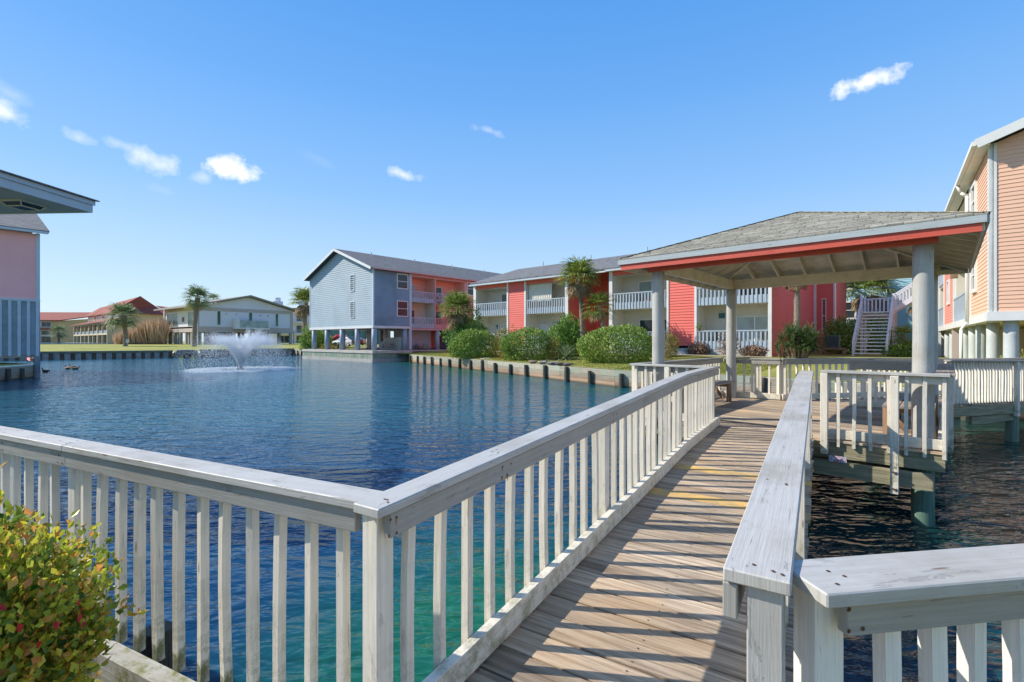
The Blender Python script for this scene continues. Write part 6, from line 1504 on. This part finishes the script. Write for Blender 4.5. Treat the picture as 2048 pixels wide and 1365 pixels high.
def car(label, loc, rz, col, nm, suv=False):
    T = thing('parked_car', label, 'car', (0, 0, 0)); pm = carpaint(nm, col)
    loft_body([(-2.2, .45, .95, .80, .76), (-2.1, .30, 1.02, .87, .80), (-1.3, .26, 1.04, .90, .84), (1.0, .26, .98, .90, .84), (2.0, .28, .80, .86, .72), (2.25, .4, .65, .72, .60)], T, 'body', pm, .9)
    c = loft_body([(-1.95 if suv else -1.75, .95, 1.02, .82, .78), (-1.45 if suv else -.95, .95, 1.50 if suv else 1.42, .80, .62), (.2, .95, 1.45, .80, .62), (1.15, .92, .97, .80, .74)], T, 'cabin', pm, .8)
    for sg in (-1, 1):
        q = MB(); q.quad([(-1.3, sg*.815, 1.02), (.85, sg*.815, 1.02), (.15, sg*.655, 1.36), (-.9, sg*.655, 1.36)]); q.build('side_window', M['glass'], c)
        q = MB(); q.sph((-2.12, sg*.62, .82), (.08, .16, .07), 8, 6); q.build('tail_light', carpaint('tail_light_red', (.5, .01, .01)) if 'tail_light_red' not in bpy.data.materials else bpy.data.materials['tail_light_red'], T)
        q = MB(); q.sph((2.12, sg*.58, .66), (.1, .14, .07), 8, 6); q.build('headlight', M['fixture'], T)
    q = MB(); q.quad([(-1.0, -.58, 1.415), (-1.0, .58, 1.415), (-1.74, .74, 1.03), (-1.74, -.74, 1.03)]); q.build('rear_window', M['glass'], c)
    q = MB(); q.quad([(.25, -.58, 1.44), (.25, .58, 1.44), (1.12, .74, .99), (1.12, -.74, .99)]); q.build('windscreen', M['glass'], c)
    wheels(T, (-1.4, 1.4), .88, .33); T.location = loc; T.rotation_euler = (0, 0, rz); return T
x, y, _ = at(683, 84); pickup((x, y, 1.72), radians(178))
x, y, _ = at(692, 72); car('white hatchback seen from behind under the blue building', (x, y, 1.62), radians(150), (.75, .76, .78), 'white_car_paint')
x, y, _ = at(706, 86); car('dark pink-red car behind the white hatchback', (x, y, 1.75), radians(175), (.35, .02, .06), 'crimson_car_paint')
# ------------------------------------------------------------------ picnic tables, condenser, bench, sign
def picnic(label, s, o, g):
    c = g.p(s, o, 1.33); T = thing('picnic_table', label, 'picnic table', c, 'picnic tables under the pink building')
    for (dx, z, w_) in ((-.33, .74, .20), (-.11, .74, .20), (.11, .74, .20), (.33, .74, .20), (-.75, .44, .26), (.75, .44, .26)):
        mb = MB(); a = g.p(s-.9, o+dx, 1.33+z); b = g.p(s+.9, o+dx, 1.33+z); mb.bar(a, b, w_, .04); mb.build('top_board' if z > .5 else 'seat_board', M['deck_old'], T)
    for ss in (-.6, .6):
        for sg in (-1, 1): mb = MB(); mb.bar(g.p(s+ss, o+sg*.7, 1.33), g.p(s+ss, o+sg*.25, 2.05), .09, .04); mb.build('leg', M['deck_old'], T)
        mb = MB(); mb.bar(g.p(s+ss, o-.8, 1.73), g.p(s+ss, o+.8, 1.73), .04, .09); mb.build('cross_bar', M['deck_old'], T)
g = WF(site(aB, bb)[:2], TB)
picnic('grey timber picnic table under the pink balconies, left one', 3.6, -2.2, g); picnic('grey timber picnic table under the pink balconies, right one', 7.4, -.6, g)
x, y, _ = at(1666, 37); zg = gz(x, y)
T = thing('condenser_unit', 'dark grey air conditioning condenser on a wooden stand beside the red wall', 'air conditioner', (x, y, zg)); f = WF((x, y), TA)
mb = MB(); mb.box(f, -.42, .42, -.42, .42, zg+.55, zg+1.45); mb.box(f, -.46, .46, -.46, .46, zg+1.45, zg+1.5); mb.build('casing', plain('grey_green_metal', (.09, .12, .13), .5), T)
mb = MB()
for k in range(9): mb.box(f, -.40+k*.095, -.36+k*.095, .42, .45, zg+.6, zg+1.4)
mb.build('grille', M['black'], T)
mb = MB(); mb.box(f, -.8, .8, -.5, .5, zg+.42, zg+.55); mb.build('stand', M['brownwood'], T)
for s in (-.7, .7): mb = MB(); mb.box(f, s-.06, s+.06, -.4, .4, zg-.1, zg+.42); mb.build('leg', M['brownwood'], T)
x, y, _ = at(255.5, 84); zg = gz(x, y)
T = thing('sign', 'small white square sign on a post beside the short palm', 'sign', (x, y, zg)); mb = MB(); mb.tube((x, y, zg), (x, y, zg+1.0), .04, .04, 6); mb.build('post', M['fixture'], T)
mb = MB(); mb.bar((x-.26, y-.05, zg+.95), (x+.26, y-.05, zg+.95), .03, .55); mb.build('board', M['trim'], T)
mb = MB(); mb.bar((x-.12, y-.072, zg+1.0), (x+.12, y-.072, zg+1.0), .008, .22); mb.build('symbol', M['bluedk2'], T)
# small pale plaque fixed beneath the gazebo deck edge
T = thing('plaque', 'small red and blue patterned plate below the gazebo deck edge', 'plate', site(-1.16, 8.20, .72)); mb = MB(); mb.bar(site(-1.26, 8.18, .775), site(-1.05, 8.18, .775), .01, .085)
m_, nt, b = newmat('patterned_plate'); t = nt.nodes.new('ShaderNodeTexCoord'); nt.links.new(ramp(nt, tnoise(nt, t.outputs['Object'], 30, 3), [(.40, (.5, .05, .05)), (.5, (.7, .7, .75)), (.6, (.15, .25, .5))]), b.inputs['Base Color']); mb.build('plate', m_, T)
# roosting pots on a lower balcony
T = thing('flower_pot', 'potted green plant on the lower balcony rail of the red building', 'plant pot', site(a_at(1397, 36.8), 36.6, 3.24)); c = site(a_at(1398, 36.8), 36.77, 3.24); mb = MB(); mb.tube(c, (c[0], c[1], c[2]+.16), .09, .12, 10); mb.build('pot', M['brownwood'], T)
leaf_obj('foliage', lumpy((c[0], c[1], c[2]+.32), (.2, .2, .2), 160, .09), 'lightgreen', T)

# patio furniture on the balconies
def patio_chair(label, f, s, o, z, mat, rz=0):
    c = f.p(s, o, z); T = thing('patio_chair', label, 'chair', c, 'patio chairs on the balconies of the red building')
    def L(u, v, w_): a = cos(rz)*u-sin(rz)*v; b = sin(rz)*u+cos(rz)*v; return f.p(s+a, o+b, z+w_)
    for (u, v) in ((-.24, -.24), (.24, -.24), (.24, .24), (-.24, .24)): mb = MB(); mb.bar(L(u, v, 0), L(u, v, .42), .035, .035); mb.build('leg', M[mat], T)
    mb = MB(); mb.hexa([L(-.27, -.27, .42), L(-.27, -.27, .46), L(-.27, .27, .46), L(-.27, .27, .42), L(.27, -.27, .42), L(.27, -.27, .46), L(.27, .27, .46), L(.27, .27, .42)]); mb.build('seat', M[mat], T)
    mb = MB()
    for k in range(5): u = -.22+k*.11; mb.bar(L(u, -.27, .46), L(u, -.36, 1.0), .07, .02)
    mb.bar(L(-.27, -.36, 1.02), L(.27, -.36, 1.02), .04, .07); mb.build('backrest', M[mat], T)
    mb = MB()
    for u in (-.28, .28): mb.bar(L(u, -.3, .66), L(u, .25, .66), .05, .03); mb.bar(L(u, .22, .44), L(u, .22, .66), .03, .03)
    mb.build('armrest', M[mat], T)
M['bluech'] = plain('blue_chair_paint', (.03, .08, .30), .5); M['darkch'] = plain('dark_wicker', (.05, .045, .04), .7); M['orangech'] = plain('orange_chair_paint', (.5, .16, .05), .5)
f = WF(site(0, RB)[:2], TA)
(b1, b2, b3, b4) = bays
patio_chair('dark blue patio chair on the upper left balcony, nearest the corner post', f, b1[0]+.6, -.7, RZ2, 'bluech', .4)
patio_chair('dark blue patio chair on the upper left balcony, second from the corner', f, b1[0]+1.6, -.9, RZ2, 'bluech', -.3)
patio_chair('orange patio chair on the upper balcony left of the front gazebo column', f, b3[0]+3.1, -.8, RZ2, 'orangech', .5)
patio_chair('dark wicker chair on the upper balcony left of the front gazebo column', f, b3[0]+2.0, -.9, RZ2, 'darkch', -.4)
patio_chair('dark chair behind the lower balcony rail left of the far gazebo column', f, b4[0]+1.0, -.8, RZ1, 'darkch', .3)
patio_chair('dark chair behind the lower balcony rail just left of the far column', f, b4[0]+2.2, -.9, RZ1, 'darkch', -.2)
patio_chair('dark chair behind the lower balcony rail right of the far column', f, b4[0]+4.3, -.9, RZ1, 'darkch', .2)
